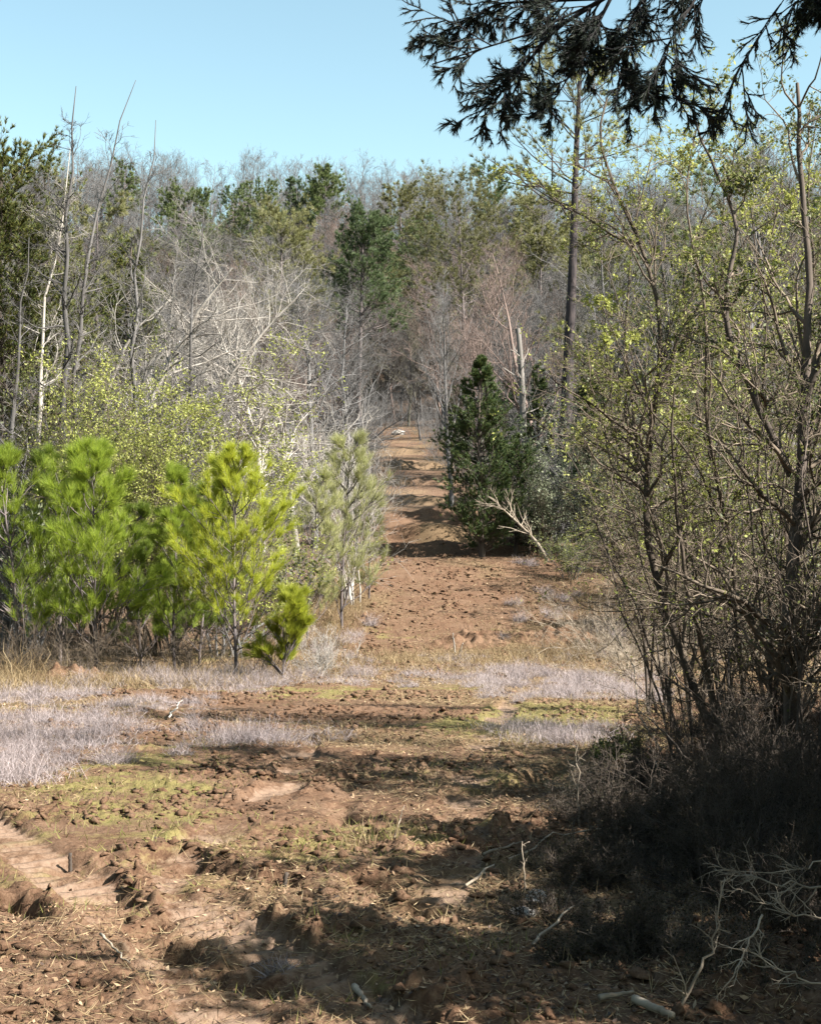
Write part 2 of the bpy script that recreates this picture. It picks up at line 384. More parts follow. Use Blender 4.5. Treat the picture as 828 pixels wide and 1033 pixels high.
class Kind:
    """a prototype used first for itself and then copied"""
    def __init__(s, make): s.make = make; s.root = None; s.n = 0
    def put(s, loc, rz=0, sc=(1, 1), label=None, cat=None, group=None, tilt=(0, 0)):
        if s.root is None:
            s.root = s.make(); r = s.root
            r.location = loc; r.rotation_euler = (tilt[0], tilt[1], rz); r.scale = (sc[0], sc[0], sc[1])
        else: r = dup(s.root, loc, rz, sc, tilt=tilt)
        for k in ('group',):
            if k in r and group is None: del r[k]
        tag(r, label, cat, group); return r

# ------------------------------------------------------------------ ground
def build_ground():
    ys = [-60., -40, -25, -14, -8, -4, -1, 1, 2, 2.6, 3.1]
    while ys[-1] < 420:
        y = ys[-1]; ys.append(y + (max(.015, .0034 * y) if y < 30 else (.0055 * y if y < 125 else .012 * y)))
    ys += [460, 500, 600, 800]
    xs = [0.]
    while xs[-1] < 400:
        x = xs[-1]; xs.append(x + (.016 if x < 2.0 else max(.016, .0115 * (x - .6))))
    xs = np.array(xs); xs = np.concatenate([-xs[:0:-1], xs]); ys = np.array(ys)
    X, Y = np.meshgrid(xs, ys)
    h, sm, rough, road = detail(X, Y)
    Z = macro(X, Y) + h
    # zones: R smooth track, G green, B dry litter
    litter = .45 + .7 * fbm(X, Y, 3.5, 4, 201) + .35 * (1 - road)
    litter = litter - .1 - .3 * np.exp(-((Y - 35) / 6) ** 2) - .12 * sstep(36, 42, Y) * (1 - sstep(52, 60, Y)) + .35 * np.exp(-((Y - 21) / 4.) ** 2) - .12 * (1 - sstep(7, 16, Y))
    litter = litter * (1 - .1 * sstep(60, 80, Y) * road) + .12 * sstep(45, 70, Y) * road
    gr = .08 + .6 * fbm(X, Y, 2.6, 4, 231) + .35 * fbm(X, Y, .4, 3, 232)
    for (px, py, r, w) in ((220, 765, 1.0, .38), (600, 718, 1.3, .45), (370, 845, .5, .3), (560, 740, 1.2, .3), (130, 800, 1.4, .2)):
        gx, gg = G(px, py); gr = gr + w * np.exp(-(((X - gx) / r) ** 2 + ((Y - gg) / (r * 1.2)) ** 2))
    gr = gr * (1 - sstep(25, 40, Y))
    A = np.stack([np.clip(sm * .5 + .25 * sstep(38, 60, Y) * road, 0, 1), np.clip(gr, 0, 1), np.clip(litter, 0, 1), np.clip(sstep(24, 36, Y) * sstep(.2, 2.2, np.abs(X - trail_x(Y)) - trail_hw(Y)) + sstep(132, 140, Y), 0, 1)], -1)
    nx = len(xs); ny = len(ys)
    i = np.arange(ny - 1)[:, None] * nx + np.arange(nx - 1)[None, :]
    Fc = np.stack([i, i + 1, i + nx + 1, i + nx], -1).reshape(-1, 4)
    o = mesh_np('ground', np.stack([X, Y, Z], -1).reshape(-1, 3), Fc, M['soil'], smooth=True, attr=A.reshape(-1, 4))
    tag(o, kind='structure', label='tilled red brown soil sloping down and up the trail')
build_ground()

# scatter helper in visible wedge
def wedge(rng, n, d0, d1, pad=.6, pw=1.0):
    d = (d0 ** pw + (d1 ** pw - d0 ** pw) * rng.random(n)) ** (1 / pw)
    x = rng.uniform(-1, 1, n) * (d * .31 + pad); return x, d

def build_scatter():
    rng = np.random.default_rng(3)
    # clods
    x, y = wedge(rng, 90000, 3.8, 44, pw=.7)
    keep = (fbm(x, y, 1.6, 3, 21) + rng.normal(size=len(x)) * .25 > .05); x = x[keep]; y = y[keep]
    hh, sm, _, road = detail(x, y); keep = (sm < .3) & (road > .3); x = x[keep]; y = y[keep]; hh = hh[keep]; q = len(x)
    z = macro(x, y) + hh
    ico = np.array([[0, 0, 1], [.9, 0, .4], [.28, .85, .4], [-.72, .53, .4], [-.72, -.53, .4], [.28, -.85, .4], [.72, .53, -.4], [-.28, .85, -.4], [-.9, 0, -.4], [-.28, -.85, -.4], [.72, -.53, -.4], [0, 0, -1]])
    fi = np.array([[0, 1, 2], [0, 2, 3], [0, 3, 4], [0, 4, 5], [0, 5, 1], [1, 6, 2], [2, 7, 3], [3, 8, 4], [4, 9, 5], [5, 10, 1], [6, 7, 2], [7, 8, 3], [8, 9, 4], [9, 10, 5], [10, 6, 1], [11, 7, 6], [11, 8, 7], [11, 9, 8], [11, 10, 9], [11, 6, 10]])
    s = (.004 + .021 * rng.random(q) ** 5)[:, None, None] * (1 + .045 * y)[:, None, None]
    V = ico[None] * s * rng.uniform(.25, 1.6, (q, 12, 1)) * rng.uniform(.7, 1.3, (q, 12, 3)); V *= np.array([1.3, 1, .65]) * rng.uniform(.7, 1.3, (q, 1, 3))
    a = rng.random(q) * 6.28; c, sn = np.cos(a)[:, None], np.sin(a)[:, None]
    V = np.stack([V[..., 0] * c - V[..., 1] * sn, V[..., 0] * sn + V[..., 1] * c, V[..., 2]], -1)
    V += np.stack([x, y, z + s[:, 0, 0] * .25], -1)[:, None]
    Fc = (fi[None] + (np.arange(q) * 12)[:, None, None]).reshape(-1, 3)
    tag(mesh_np('soil_clods', V.reshape(-1, 3), Fc, M['clod']), 'crumbled clods of red brown soil scattered over the track', 'soil clods', kind='stuff')
    # dead leaves / straw litter
    x, y = wedge(rng, 520000, 3.8, 42, pw=.5)
    dens = .45 + .8 * fbm(x, y, 3.5, 4, 201) + .3 * fbm(x, y, .7, 2, 5) + .3 * np.exp(-((y - 33) / 5) ** 2)
    keep = rng.random(len(x)) < dens * (1 - .5 * np.exp(-((y - 35) / 6) ** 2)); x = x[keep]; y = y[keep]
    hh, sm, _, road = detail(x, y); keep = rng.random(len(x)) > sm * .45; x, y, hh = x[keep], y[keep], hh[keep]
    P = np.stack([x, y, macro(x, y) + hh + .004], -1); q = len(x)
    d = unit(rng.normal(size=(q, 3)) * [1, 1, .28]); s_ = unit(np.cross(d, unit(rng.normal(size=(q, 3)) * .5 + UP)))
    st = rng.random(q) < .6
    L = np.where(st, rng.uniform(.02, .085, q), rng.uniform(.007, .028, q)) * (1 + .035 * y); W = np.where(st, .0016 + .00026 * y, L * rng.uniform(.2, .6, q))
    L = L[:, None]; W = W[:, None]
    V = np.stack([P, P + d * L * .5 - s_ * W * .5, P + d * L + UP * .004, P + d * L * .5 + s_ * W * .5], 1)
    for nm, mk, lb, mt in (('leaf_litter', ~st, 'dead brown leaves littering the churned soil', 'litter'), ('straw', st, 'broken bits of dry straw lying on the soil', 'straw')):
        v = V[mk]; k = len(v)
        tag(mesh_np(nm, v.reshape(-1, 3), np.arange(k * 4).reshape(-1, 4), M[mt]), lb, nm.replace('_', ' '), kind='stuff')
    # short grass
    x, y = wedge(rng, 120000, 3.9, 27, pw=.8)
    gr = .02 + .55 * fbm(x, y, 2.6, 4, 231) + .35 * fbm(x, y, .5, 2, 66)
    for (px, py, r, w) in ((220, 765, 1.0, .45), (600, 718, 1.3, .6), (370, 845, .5, .5), (560, 740, 1.2, .5), (130, 800, 1.4, .2)):
        gx, gg = G(px, py); gr = gr + w * np.exp(-(((x - gx) / r) ** 2 + ((y - gg) / (r * 1.2)) ** 2))
    keep = rng.random(len(x)) < gr * .7; x, y = x[keep], y[keep]
    hh, sm, _, _ = detail(x, y); keep = sm < .4; x, y, hh = x[keep], y[keep], hh[keep]; q = len(x)
    P = np.stack([x, y, macro(x, y) + hh - .003], -1)
    V, Fc = needles(rng, P, np.tile(UP, (q, 1)), 1, .07, .005, .9, 0)
    tag(mesh_np('grass', V, Fc, M['greengrass']), 'thin short yellow green grass on the tilled soil', 'grass', kind='stuff')
build_scatter()

# wispy grass ------------------------------------------------------
def blades(rng, x, y, ln, wd, lean=.5, zoff=-.01, curl=.55):
    q = len(x); z = H(x, y) + zoff; P = np.stack([x, y, z], -1)
    d0 = unit(rng.normal(size=(q, 3)) * [lean, lean, .15] + UP); d1 = unit(d0 + rng.normal(size=(q, 3)) * curl); d2 = unit(d1 + rng.normal(size=(q, 3)) * curl * 1.4)
    L = (ln * rng.uniform(.5, 1.15, q))[:, None] / 3
    p1 = P + d0 * L; p2 = p1 + d1 * L; p3 = p2 + d2 * L
    s = unit(np.cross(d0, rvec(rng, q))) * (wd if np.isscalar(wd) else wd[:, None])
    V = np.stack([P - s, P + s, p1 + s * .9, p1 - s * .9, p2 + s * .6, p2 - s * .6, p3], 1).reshape(-1, 3)
    b = (np.arange(q) * 7)[:, None]
    return V, [b + np.array([[0, 1, 2, 3]]), b + np.array([[3, 2, 4, 5]]), b + np.array([[5, 4, 6]])]

def build_wisps():
    rng = np.random.default_rng(8); X = []; Y = []; LN = []
    # (px, py, sx, sy(m), n, length)
    spots = [(45, 742, 70, 1.0, 12000, .36), (10, 775, 40, .6, 3500, .32), (215, 688, 75, .8, 12000, .45), (290, 690, 45, .8, 3000, .30),
             (400, 685, 60, 1.2, 2000, .16), (545, 688, 55, 1.2, 8500, .42), (600, 700, 50, 1.0, 6000, .40), (490, 665, 50, 1.2, 2500, .25),
             (262, 745, 24, .35, 1500, .28), (580, 742, 32, .5, 2500, .28), (320, 650, 25, 1.2, 2500, .5), (350, 675, 40, 1.4, 1500, .28), (20, 705, 50, .8, 3500, .42), (135, 712, 60, .5, 2500, .25), (620, 640, 50, 2.0, 3500, .5), (560, 610, 25, 2.0, 1500, .4)]
    for px, py, sx, sy, n, ln in spots:
        gx, gg = G(px, py); nc = max(4, n // 150)
        cy = gg + rng.normal(size=nc) * sy; cx = gx + rng.normal(size=nc) * sx / F * gg; cr = rng.uniform(.08, .36, nc); cl = rng.uniform(.3, 1.25, nc)
        k = rng.integers(0, nc, int(n * 1.25)); a = rng.random(len(k)) * 6.283; rr = cr[k] * np.sqrt(rng.random(len(k)))
        X.append(cx[k] + np.cos(a) * rr); Y.append(cy[k] + np.sin(a) * rr); LN.append(ln * cl[k] * (1 - .35 * rr / cr[k]))
    x = np.concatenate(X); y = np.concatenate(Y); ln = np.concatenate(LN)
    V, Fs = blades(rng, x, y, ln, .0008 + .00005 * y, .8, curl=.9)
    tag(mesh_np('dry_grass', V, Fs, M['wisp']), 'fuzzy pale grey dry grass edging the clearing', 'dry grass', kind='stuff')
    # tan broomsedge
    X = []; Y = []
    for px, py, sx, sy, n in ((430, 668, 120, 1.0, 2500), (240, 680, 100, 1.2, 4000), (610, 610, 50, 1.8, 4500), (320, 620, 35, 1.5, 3500), (20, 690, 60, 1.0, 3500), (600, 660, 90, 1.5, 5000), (150, 690, 90, .8, 3000), (352, 600, 12, 3, 1200)):
        gx, gg = G(px, py); yy = gg + rng.normal(size=n) * sy; xx = gx + rng.normal(size=n) * sx / F * gg * .8; X.append(xx); Y.append(yy)
    x = np.concatenate(X); y = np.concatenate(Y)
    V, Fs = blades(rng, x, y, .34, .0016 + .00005 * y, .6, curl=.7)
    tag(mesh_np('tan_grass', V, Fs, M['straw']), 'tan dead grass at the foot of the trees', 'dead grass', kind='stuff')
build_wisps()

# ------------------------------------------------------------------ tree makers (local origin at base)
def bare_tree(name, seed, h, r, mat, spread=.7, k1=26, k2=9, k3=5, t0=.3, wob=.06, fine=.006, twig=True, up=.10, k4=0):
    rng = np.random.default_rng(seed)
    t = thing(name, '', 'tree')
    P, R = grow(rng, np.zeros((1, 3)), np.array([[rng.normal() * .05, rng.normal() * .05, 1.]]), np.array([h]), np.array([r]), 12, wob, .05, .12)
    P[:, 0, 2] -= .15
    v, f = tubes(P, R, 7); mesh_np('trunk', v, f, mat, t, True)
    parts = []
    a = spawn(rng, P, R, np.array([h]), k1, t0, .97, (.5 * spread, 1.25 * spread), (.28, .48), .62, .5, rmin=fine)
    P1, R1 = grow(rng, *a, 8, .13, up, .25); parts.append(tubes(P1, R1, 4))
    b = spawn(rng, P1, R1, a[2], k2, .15, 1, (.4, 1.), (.28, .55), .4, .55, rmin=fine * .8)
    P2, R2 = grow(rng, *b, 5, .16, up, .35); parts.append(tubes(P2, R2, 3))
    if k3:
        c = spawn(rng, P2, R2, b[2], k3, .1, 1, (.35, 1.), (.4, .8), .3, .6, rmin=fine * .6)
        P3, R3 = grow(rng, *c, 4, .18, up, .5); parts.append(tubes(P3, R3, 3))
        if k4:
            d = spawn(rng, P3, R3, c[2], k4, .1, 1, (.35, 1.), (.5, .9), .3, .7, rmin=fine * .5)
            P4, R4 = grow(rng, *d, 3, .2, up, .5); parts.append(tubes(P4, R4, 3))
    v, f = merge(parts); mesh_np('crown', v, f, mat, t)
    return t

def pine_tree(name, seed, h, r, leafmat, t0=.4, spread=.26, nb=42, tuft=26, ln=.26, wd=.03, barkm='pinebark', conic=.6, density=5, lean=0, sp=.9):
    rng = np.random.default_rng(seed); t = thing(name, '', 'pine tree')
    P, R = grow(rng, np.zeros((1, 3)), np.array([[lean, 0, 1.]]), np.array([h]), np.array([r]), 14, .025, .04, .18)
    P[:, 0, 2] -= .2
    P[:, 1:, 0] = P[:, 1:, 0] * .5
    v, f = tubes(P, R, 8); mesh_np('trunk', v, f, M[barkm], t, True)
    a = list(spawn(rng, P, R, np.array([h]), nb, t0, .99, (.9, 1.45), (spread * .7, spread * 1.2), conic, .3, rmin=.012))
    P1, R1 = grow(rng, *a, 7, .12, .09, .3)
    b = spawn(rng, P1, R1, a[2], density, .3, 1, (.4, .9), (.25, .5), .3, .5, rmin=.008)
    P2, R2 = grow(rng, *b, 4, .15, .12, .4)
    v, f = merge([tubes(P1, R1, 4), tubes(P2, R2, 3)]); mesh_np('branches', v, f, M[barkm], t)
    Q, D = sample_pts(rng, P2, 4, .4, 1.); Q1, D1 = sample_pts(rng, P1, 4, .65, 1.)
    v, f = needles(rng, np.concatenate([Q, Q1]), np.concatenate([D, D1]), tuft, ln, wd, sp, .2); mesh_np('crown', v, f, leafmat, t)
    return t

def cedar(name, seed, h, w, leafmat, nb=150, ln=.10, wd=.016, tuft=9, t0=.03, power=.8, lab='cedar tree', sub=9):
    rng = np.random.default_rng(seed); t = thing(name, '', lab)
    P, R = grow(rng, np.zeros((1, 3)), np.array([[0, 0, 1.]]), np.array([h]), np.array([h * .018]), 12, .02, .03, .15)
    P[:, 0, 2] -= .15
    v, f = tubes(P, R, 7); mesh_np('trunk', v, f, M['dark'], t, True)
    tt = t0 + (1 - t0) * rng.random(nb) ** 1.1; i = np.minimum((tt * 11).astype(int), 10); wgt = (tt * 11 - i)[:, None]
    B = P[0, i] * (1 - wgt) + P[0, i + 1] * wgt; az = rng.random(nb) * 2 * pi; el = rng.uniform(.15, .9, nb)
    D = np.stack([np.cos(az) * np.cos(el), np.sin(az) * np.cos(el), np.sin(el)], -1)
    prof = w * .5 * (1 - tt) ** power * np.minimum(1, .55 + tt * 3) * rng.uniform(.65, 1.2, nb) * (1 + .25 * np.sin(az * 3 + seed))
    L = prof / np.cos(el) * .95 + .1
    P1, R1 = grow(rng, B, D, L, np.full(nb, .014), 6, .1, .08, .3)
    b = spawn(rng, P1, R1, L, sub, .25, 1, (.3, .8), (.25, .5), .4, .6, rmin=.004)
    P2, R2 = grow(rng, *b, 4, .14, .1, .5)
    v, f = merge([tubes(P1, R1, 4), tubes(P2, R2, 3)]); mesh_np('branches', v, f, M['dark'], t)
    Q, D2 = sample_pts(rng, P2, 5, .15, 1.)
    v, f = needles(rng, Q, D2, tuft, ln, wd, .75, .15); mesh_np('crown', v, f, leafmat, t)
    return t

def shrub(name, seed, h, w, mat, leafmat=None, ns=9, k=7, k2=5, leaf=.03, nl=3, fine=.004, cat='shrub', up=.10, r0=.02, asp=.5, arch=0.):
    rng = np.random.default_rng(seed); t = thing(name, '', cat)
    az = rng.random(ns) * 2 * pi; sp = rng.uniform(.1, 1, ns) * w / h * .75
    D = np.stack([np.cos(az) * sp, np.sin(az) * sp, np.ones(ns)], -1)
    L = h * rng.uniform(.6, 1.05, ns); R = np.full(ns, r0) * rng.uniform(.6, 1.2, ns)
    B = np.stack([rng.normal(size=ns) * w * .06, rng.normal(size=ns) * w * .06, np.full(ns, -.08)], -1)
    P, Ra = grow(rng, B, D, L, R, 9, .10, .02 - arch, .25)
    v, f = tubes(P, Ra, 5); mesh_np('stems', v, f, mat, t, True)
    a = spawn(rng, P, Ra, L, k, .12, 1, (.4, 1.1), (.25, .55), .35, .55, rmin=fine); P1, R1 = grow(rng, *a, 6, .18, up, .35)
    b = spawn(rng, P1, R1, a[2], k2, .1, 1, (.4, 1.1), (.35, .7), .3, .6, rmin=fine * .6); P2, R2 = grow(rng, *b, 4, .2, up, .5)
    c = spawn(rng, P2, R2, b[2], 3, .1, 1, (.4, 1.1), (.4, .8), .3, .7, rmin=fine * .5); P3, R3 = grow(rng, *c, 3, .2, up, .5)
    v, f = merge([tubes(P1, R1, 4), tubes(P2, R2, 3), tubes(P3, R3, 3)]); mesh_np('twigs', v, f, mat, t)
    if leafmat is not None:
        Q = np.concatenate([sample_pts(rng, P2, nl, .2, 1)[0], sample_pts(rng, P3, nl, .1, 1)[0]])
        v, f = leaves(rng, Q + rng.normal(size=Q.shape) * leaf * .5, leaf, asp); mesh_np('foliage', v, f, leafmat, t)
    return t

def sapling(name, seed, h, w, leafmat, ln=.235, wd=.005, tuft=16, t0=.16, nwh=9):
    """young pine: whorls of ascending branches clothed in long needles"""
    rng = np.random.default_rng(seed); t = thing(name, '', 'pine sapling'); ln = ln * rng.uniform(.85, 1.1)
    P, R = grow(rng, np.zeros((1, 3)), np.array([[rng.normal() * .04, 0, 1.]]), np.array([h]), np.array([h * .0095]), 12, .03, .04, .25)
    P[:, 0, 2] -= .12
    v, f = tubes(P, R, 6); mesh_np('trunk', v, f, M['pinebark'], t, True)
    B = []; D = []; L = []
    for wv in np.linspace(t0, .97, nwh):
        for k in range(rng.integers(4, 7)):
            q = np.clip(wv + rng.normal() * .015, 0, .99) * 11; i = min(int(q), 10); B.append(P[0, i] * (1 - q + i) + P[0, i + 1] * (q - i))
            a = rng.random() * 2 * pi; e = rng.uniform(.45, .95); D.append([cos(a) * cos(e), sin(a) * cos(e), sin(e)])
            low = min(1, .75 + (wv - t0) * 1.2)
            L.append(max(.35, w * .74 * (1 - wv) ** .6 * low * rng.uniform(.7, 1.25)))
    B, D, L = np.array(B), np.array(D), np.array(L)
    P1, R1 = grow(rng, B, D, L, np.full(len(B), .011), 7, .08, .10, .35)
    b = spawn(rng, P1, R1, L, 5, .3, .95, (.4, .9), (.3, .5), .4, .6, rmin=.005); P2, R2 = grow(rng, *b, 4, .1, .16, .5)
    v, f = merge([tubes(P1, R1, 5), tubes(P2, R2, 4)]); mesh_np('branches', v, f, M['pinebark'], t)
    Q, D2 = sample_pts(rng, P2, 8, .45, 1.); Q1, D1 = sample_pts(rng, P1, 9, .6, 1.); Q0, D0 = sample_pts(rng, P, 30, .8, 1.)
    v, f = needles(rng, np.concatenate([Q, Q1, Q0]), np.concatenate([D2, D1, D0]), tuft, ln, wd, .68, .22); mesh_np('needles', v, f, leafmat, t)
    return t

def gp(px, D, dz=0.):
    x = (px - CX) / F * D; return (x, D, float(macro(x, D)) + dz)
def topz(py, D): return -(py - HY) / F * D
RND = random.Random(5)

# ------------------------------------------------------------------ the far hillside wood
far = [Kind(lambda i=i: bare_tree('bare_tree', 100 + i, 13 + i % 3, .16, M[['bare', 'grey', 'mauve', 'grey', 'olivebark', 'bare'][i]], .8, 34, 10, 6, .22, fine=.016)) for i in range(6)]
farpine = [Kind(lambda i=i: pine_tree('pine_tree', 200 + i, 17, .2, M[['pineolive', 'pine', 'pineolive'][i]], [.5, .42, .55][i], .24, 60, 20, .34, .03, conic=.45, density=9)) for i in range(3)]
def onpath(x, y, m=0.): return abs(x - float(trail_x(y))) < float(trail_hw(y)) + m and y < 134
placed = []
def free(x, y, r):
    for a, b, c in placed:
        if (a - x) ** 2 + (b - y) ** 2 < (r + c) ** 2 * .5: return False
    return True
def far_wood():
    n = 0; tries = 0
    for px, y in ((383, 134), (398, 137), (412, 135), (425, 139), (370, 138), (390, 142), (405, 147), (418, 151), (378, 153), (396, 158)):
        x = (px - CX) / F * y; placed.append((x, y, 1.2)); s = .75
        far[int(px) % 6].put((x, y, float(macro(x, y)) - .1), px, (s * 1.3, s), 'bare leafless hardwood tree in the far hillside wood', 'tree', 'bare trees of the far hillside wood')
    while n < 225 and tries < 9000:
        tries += 1
        y = 137 + (RND.random() ** .9) * 85; x = RND.uniform(-1, 1) * (y * .32 + 6)
        if not free(x, y, 2.3): continue
        placed.append((x, y, 2.3)); n += 1
        z = float(macro(x, y)) - .1; s = RND.uniform(.8, 1.15)
        if RND.random() < .2:
            k = RND.choice(farpine); k.put((x, y, z), RND.random() * 6.28, (s * .95, s * RND.uniform(.55, .75)), 'evergreen pine standing among bare hardwoods on the far hillside', 'pine tree', 'pines in the far hillside wood')
        else:
            k = far[RND.randrange(6)]; k.put((x, y, z), RND.random() * 6.28, (s * 1.35, s), 'bare leafless hardwood tree in the far hillside wood', 'tree', 'bare trees of the far hillside wood')
far_wood()

def distant_wood():
    rng = np.random.default_rng(55); n = 300
    y = 212 + rng.random(n) * 95; x = rng.uniform(-1, 1, n) * (y * .32 + 6); B = np.stack([x, y, macro(x, y) - .2], -1)
    L = rng.uniform(13, 17, n); P, Ra = grow(rng, B, np.tile(UP, (n, 1)) + rng.normal(size=(n, 3)) * .06, L, np.full(n, .17), 8, .05, .05, .15)
    a = spawn(rng, P, Ra, L, 26, .2, .97, (.45, 1.1), (.3, .5), .6, .5, rmin=.02); P1, R1 = grow(rng, *a, 5, .14, .1, .3)
    b = spawn(rng, P1, R1, a[2], 8, .15, 1, (.4, 1.), (.3, .55), .4, .6, rmin=.016); P2, R2 = grow(rng, *b, 3, .16, .1, .4)
    c = spawn(rng, P2, R2, b[2], 3, .1, 1, (.4, 1.), (.5, .9), .3, .7, rmin=.013); P3, R3 = grow(rng, *c, 3, .16, .1, .5)
    v, f = merge([tubes(P, Ra, 5), tubes(P1, R1, 3), tubes(P2, R2, 3), tubes(P3, R3, 3)])
    tag(mesh_np('distant_wood', v, f, M['grey']), 'far off leafless wood along the ridge under the sky', 'wood', kind='stuff')
distant_wood()

# trees lining the trail (mid distance)
def mid_wood():
    n = 0; tries = 0
    while n < 84 and tries < 6000:
        tries += 1
        y = 48 + RND.random() * 90; x = RND.uniform(-1, 1) * (y * .31 + 4)
        if onpath(x, y, 1.2 + (.7 if x < trail_x(y) else 0)) or not free(x, y, 1.9): continue
        placed.append((x, y, 1.9)); n += 1
        left = x < float(trail_x(y)); z = float(macro(x, y)) - .1
        hmax = 13 if left else 15
        s = RND.uniform(.5, .78) if y < 85 else RND.uniform(.65, 1.0)
        if left and y < 75: s *= .8
        side = 'left' if left else 'right'
        k = far[RND.randrange(6)]
        k.put((x, y, z), RND.random() * 6.28, (s * 1.1, s), 'slender leafless tree in the wood just %s of the red trail' % side, 'tree', 'bare trees %s of the trail' % side)
mid_wood()

# undergrowth brush, one uncountable mass
def brush():
    rng = np.random.default_rng(77); parts = []; lp = []
    X = []; Y = []
    while len(X) < 3000:
        y = 30 + rng.random() ** .8 * 130 if len(X) < 1700 else 130 + rng.random() * 170; x = rng.uniform(-1, 1) * (y * .32 + 3)
        if (onpath(x, y, .25) and y < 131) or (y < 40 and x > -3.4 and x < 7): continue
        X.append(x); Y.append(y)
    X, Y = np.array(X), np.array(Y); z = macro(X, Y)
    ns = 5; B = np.repeat(np.stack([X, Y, z - .1], -1), ns, 0); q = len(B); B[:, :2] += rng.normal(size=(q, 2)) * .25
    D = unit(rng.normal(size=(q, 3)) * [.5, .5, .1] + UP); L = rng.uniform(1.0, 3.0, q) * (1 + np.repeat(sstep(120, 160, Y), ns) * .8); R = np.full(q, .012) * (1 + np.repeat(sstep(100, 200, Y), ns) * 1.5)
    P, Ra = grow(rng, B, D, L, R, 6, .14, .0, .4)
    a = spawn(rng, P, Ra, L, 6, .15, 1, (.4, 1.1), (.3, .6), .3, .6, rmin=.005); P1, R1 = grow(rng, *a, 4, .2, .05, .5)
    b = spawn(rng, P1, R1, a[2], 4, .1, 1, (.4, 1.1), (.4, .8), .3, .7, rmin=.004); P2, R2 = grow(rng, *b, 3, .2, .05, .5)
    v, f = merge([tubes(P, Ra, 3), tubes(P1, R1, 3), tubes(P2, R2, 3)])
    tag(mesh_np('undergrowth', v, f, M['grey']), 'tangled grey leafless undergrowth filling the wood floor', 'undergrowth', kind='stuff')
brush()

# ------------------------------------------------------------------ named mid-distance trees
def one(maker, px, D, label, cat=None, top=None, h=None, rz=0, wsc=1.):
    """maker() built at unit height h; scaled so its tip shows at image row top"""
    t = maker(); g = gp(px, D, -.05)
    t.location = g; s = 1. if top is None else (topz(top, D) - g[2]) / h
    t.scale = (s * wsc, s * wsc, s); t.rotation_euler = (0, 0, rz); tag(t, label, cat); return t

one(lambda: pine_tree('pine_tree', 301, 18, .2, M['pineolive'], .42, .30, 80, 20, .34, .022, conic=.3, density=10), 470, 108, 'olive pine with open rounded crown and dark trunk above the trail end', 'pine tree', 206, 18)
one(lambda: pine_tree('pine_tree', 302, 15, .2, M['conifer'], .45, .26, 110, 20, .30, .026, conic=.55, density=11), 362, 128, 'dense dark green cone shaped conifer left of the trail end', 'conifer', 224, 15)
one(lambda: pine_tree('pine_tree', 303, 20, .2, M['pine'], .62, .2, 60, 26, .45, .04, conic=.3, density=10), 330, 215, 'dark round topped pine poking highest above the skyline', 'pine tree', 180, 20)
one(lambda: pine_tree('pine_tree', 304, 20, .2, M['conifer'], .5, .2, 60, 26, .45, .04, conic=.5, density=10), 300, 218, 'green pine on the skyline left of the highest pine', 'pine tree', 186, 20)
one(lambda: pine_tree('pine_tree', 305, 15, .2, M['pineolive'], .3, .30, 80, 20, .34, .022, conic=.35, density=10), 283, 112, 'broad olive pine in the wood left of the dark conifer', 'pine tree', 232, 15)
one(lambda: pine_tree('pine_tree', 306, 18, .2, M['conifer'], .5, .22, 34, 30, .45, .05, conic=.4), 238, 225, 'green pine on the skyline above the white limbed bare trees', 'pine tree', 192, 18)
one(lambda: pine_tree('pine_tree', 307, 18, .2, M['pine'], .5, .22, 34, 30, .45, .05, conic=.4), 122, 220, 'dark pine breaking the skyline behind the tall bare stems', 'pine tree', 168, 18)
one(lambda: pine_tree('pine_tree', 308, 15, .2, M['pineolive'], .3, .28, 44, 26, .36, .03, conic=.4), 95, 85, 'olive pine half hidden behind the tall bare stems', 'pine tree', 215, 15)
one(lambda: pine_tree('pine_tree', 309, 14, .17, M['pine'], .3, .3, 44, 26, .34, .03, conic=.4), 630, 75, 'green pine behind the tangled thicket on the right', 'pine tree', 230, 14)
one(lambda: pine_tree('pine_tree', 313, 14, .17, M['pine'], .25, .3, 44, 26, .34, .03, conic=.4), 720, 62, 'dark green pine deep behind the thicket at the right', 'pine tree', 170, 14)
one(lambda: pine_tree('pine_tree', 310, 18, .2, M['conifer'], .5, .24, 40, 30, .45, .05, conic=.4), 495, 210, 'small green pine on the skyline right of the trail end', 'pine tree', 176, 18)
for i, (px, D, top, mt, lb) in enumerate([(610, 62, 250, 'pineolive', 'olive pine right of the tall slender pine'), (668, 50, 300, 'conifer', 'low green pine behind the leafy left rim of the thicket'), (772, 48, 210, 'pineolive', 'tall olive pine behind the thick stemmed shrub tree'), (812, 40, 330, 'conifer', 'low green pine at the right edge behind the thicket'), (722, 42, 400, 'pine', 'lowest green pine behind the middle of the thicket'),
    (262, 190, 196, 'pine', 'rounded green pine on the left part of the far hill'), (405, 200, 196, 'pineolive', 'rounded olive pine high behind the trail end'), (430, 175, 235, 'pine', 'small round green pine between the trail end pines'), (545, 150, 215, 'pineolive', 'olive pine just left of the tall slender trunk'), (190, 180, 205, 'pine', 'green pine on the far hill above the dead limbs')]):
    one(lambda: pine_tree('pine_tree', 330 + i, 14, .16, M[mt], .28 if D < 100 else .5, .30, 56, 20, .32, .026 if D < 100 else .04, conic=.4, density=9), px, D, lb, 'pine tree', top, 14)
# tall thin pine right of the trail
one(lambda: pine_tree('tall_pine', 311, 16, .25, M['pineolive'], .6, .20, 34, 20, .22, .016, conic=.2, density=8, lean=.01, barkm='tallbark'), 568, 45, 'tall slender pine with long dark bare trunk right of the trail', 'pine tree', 45, 16)
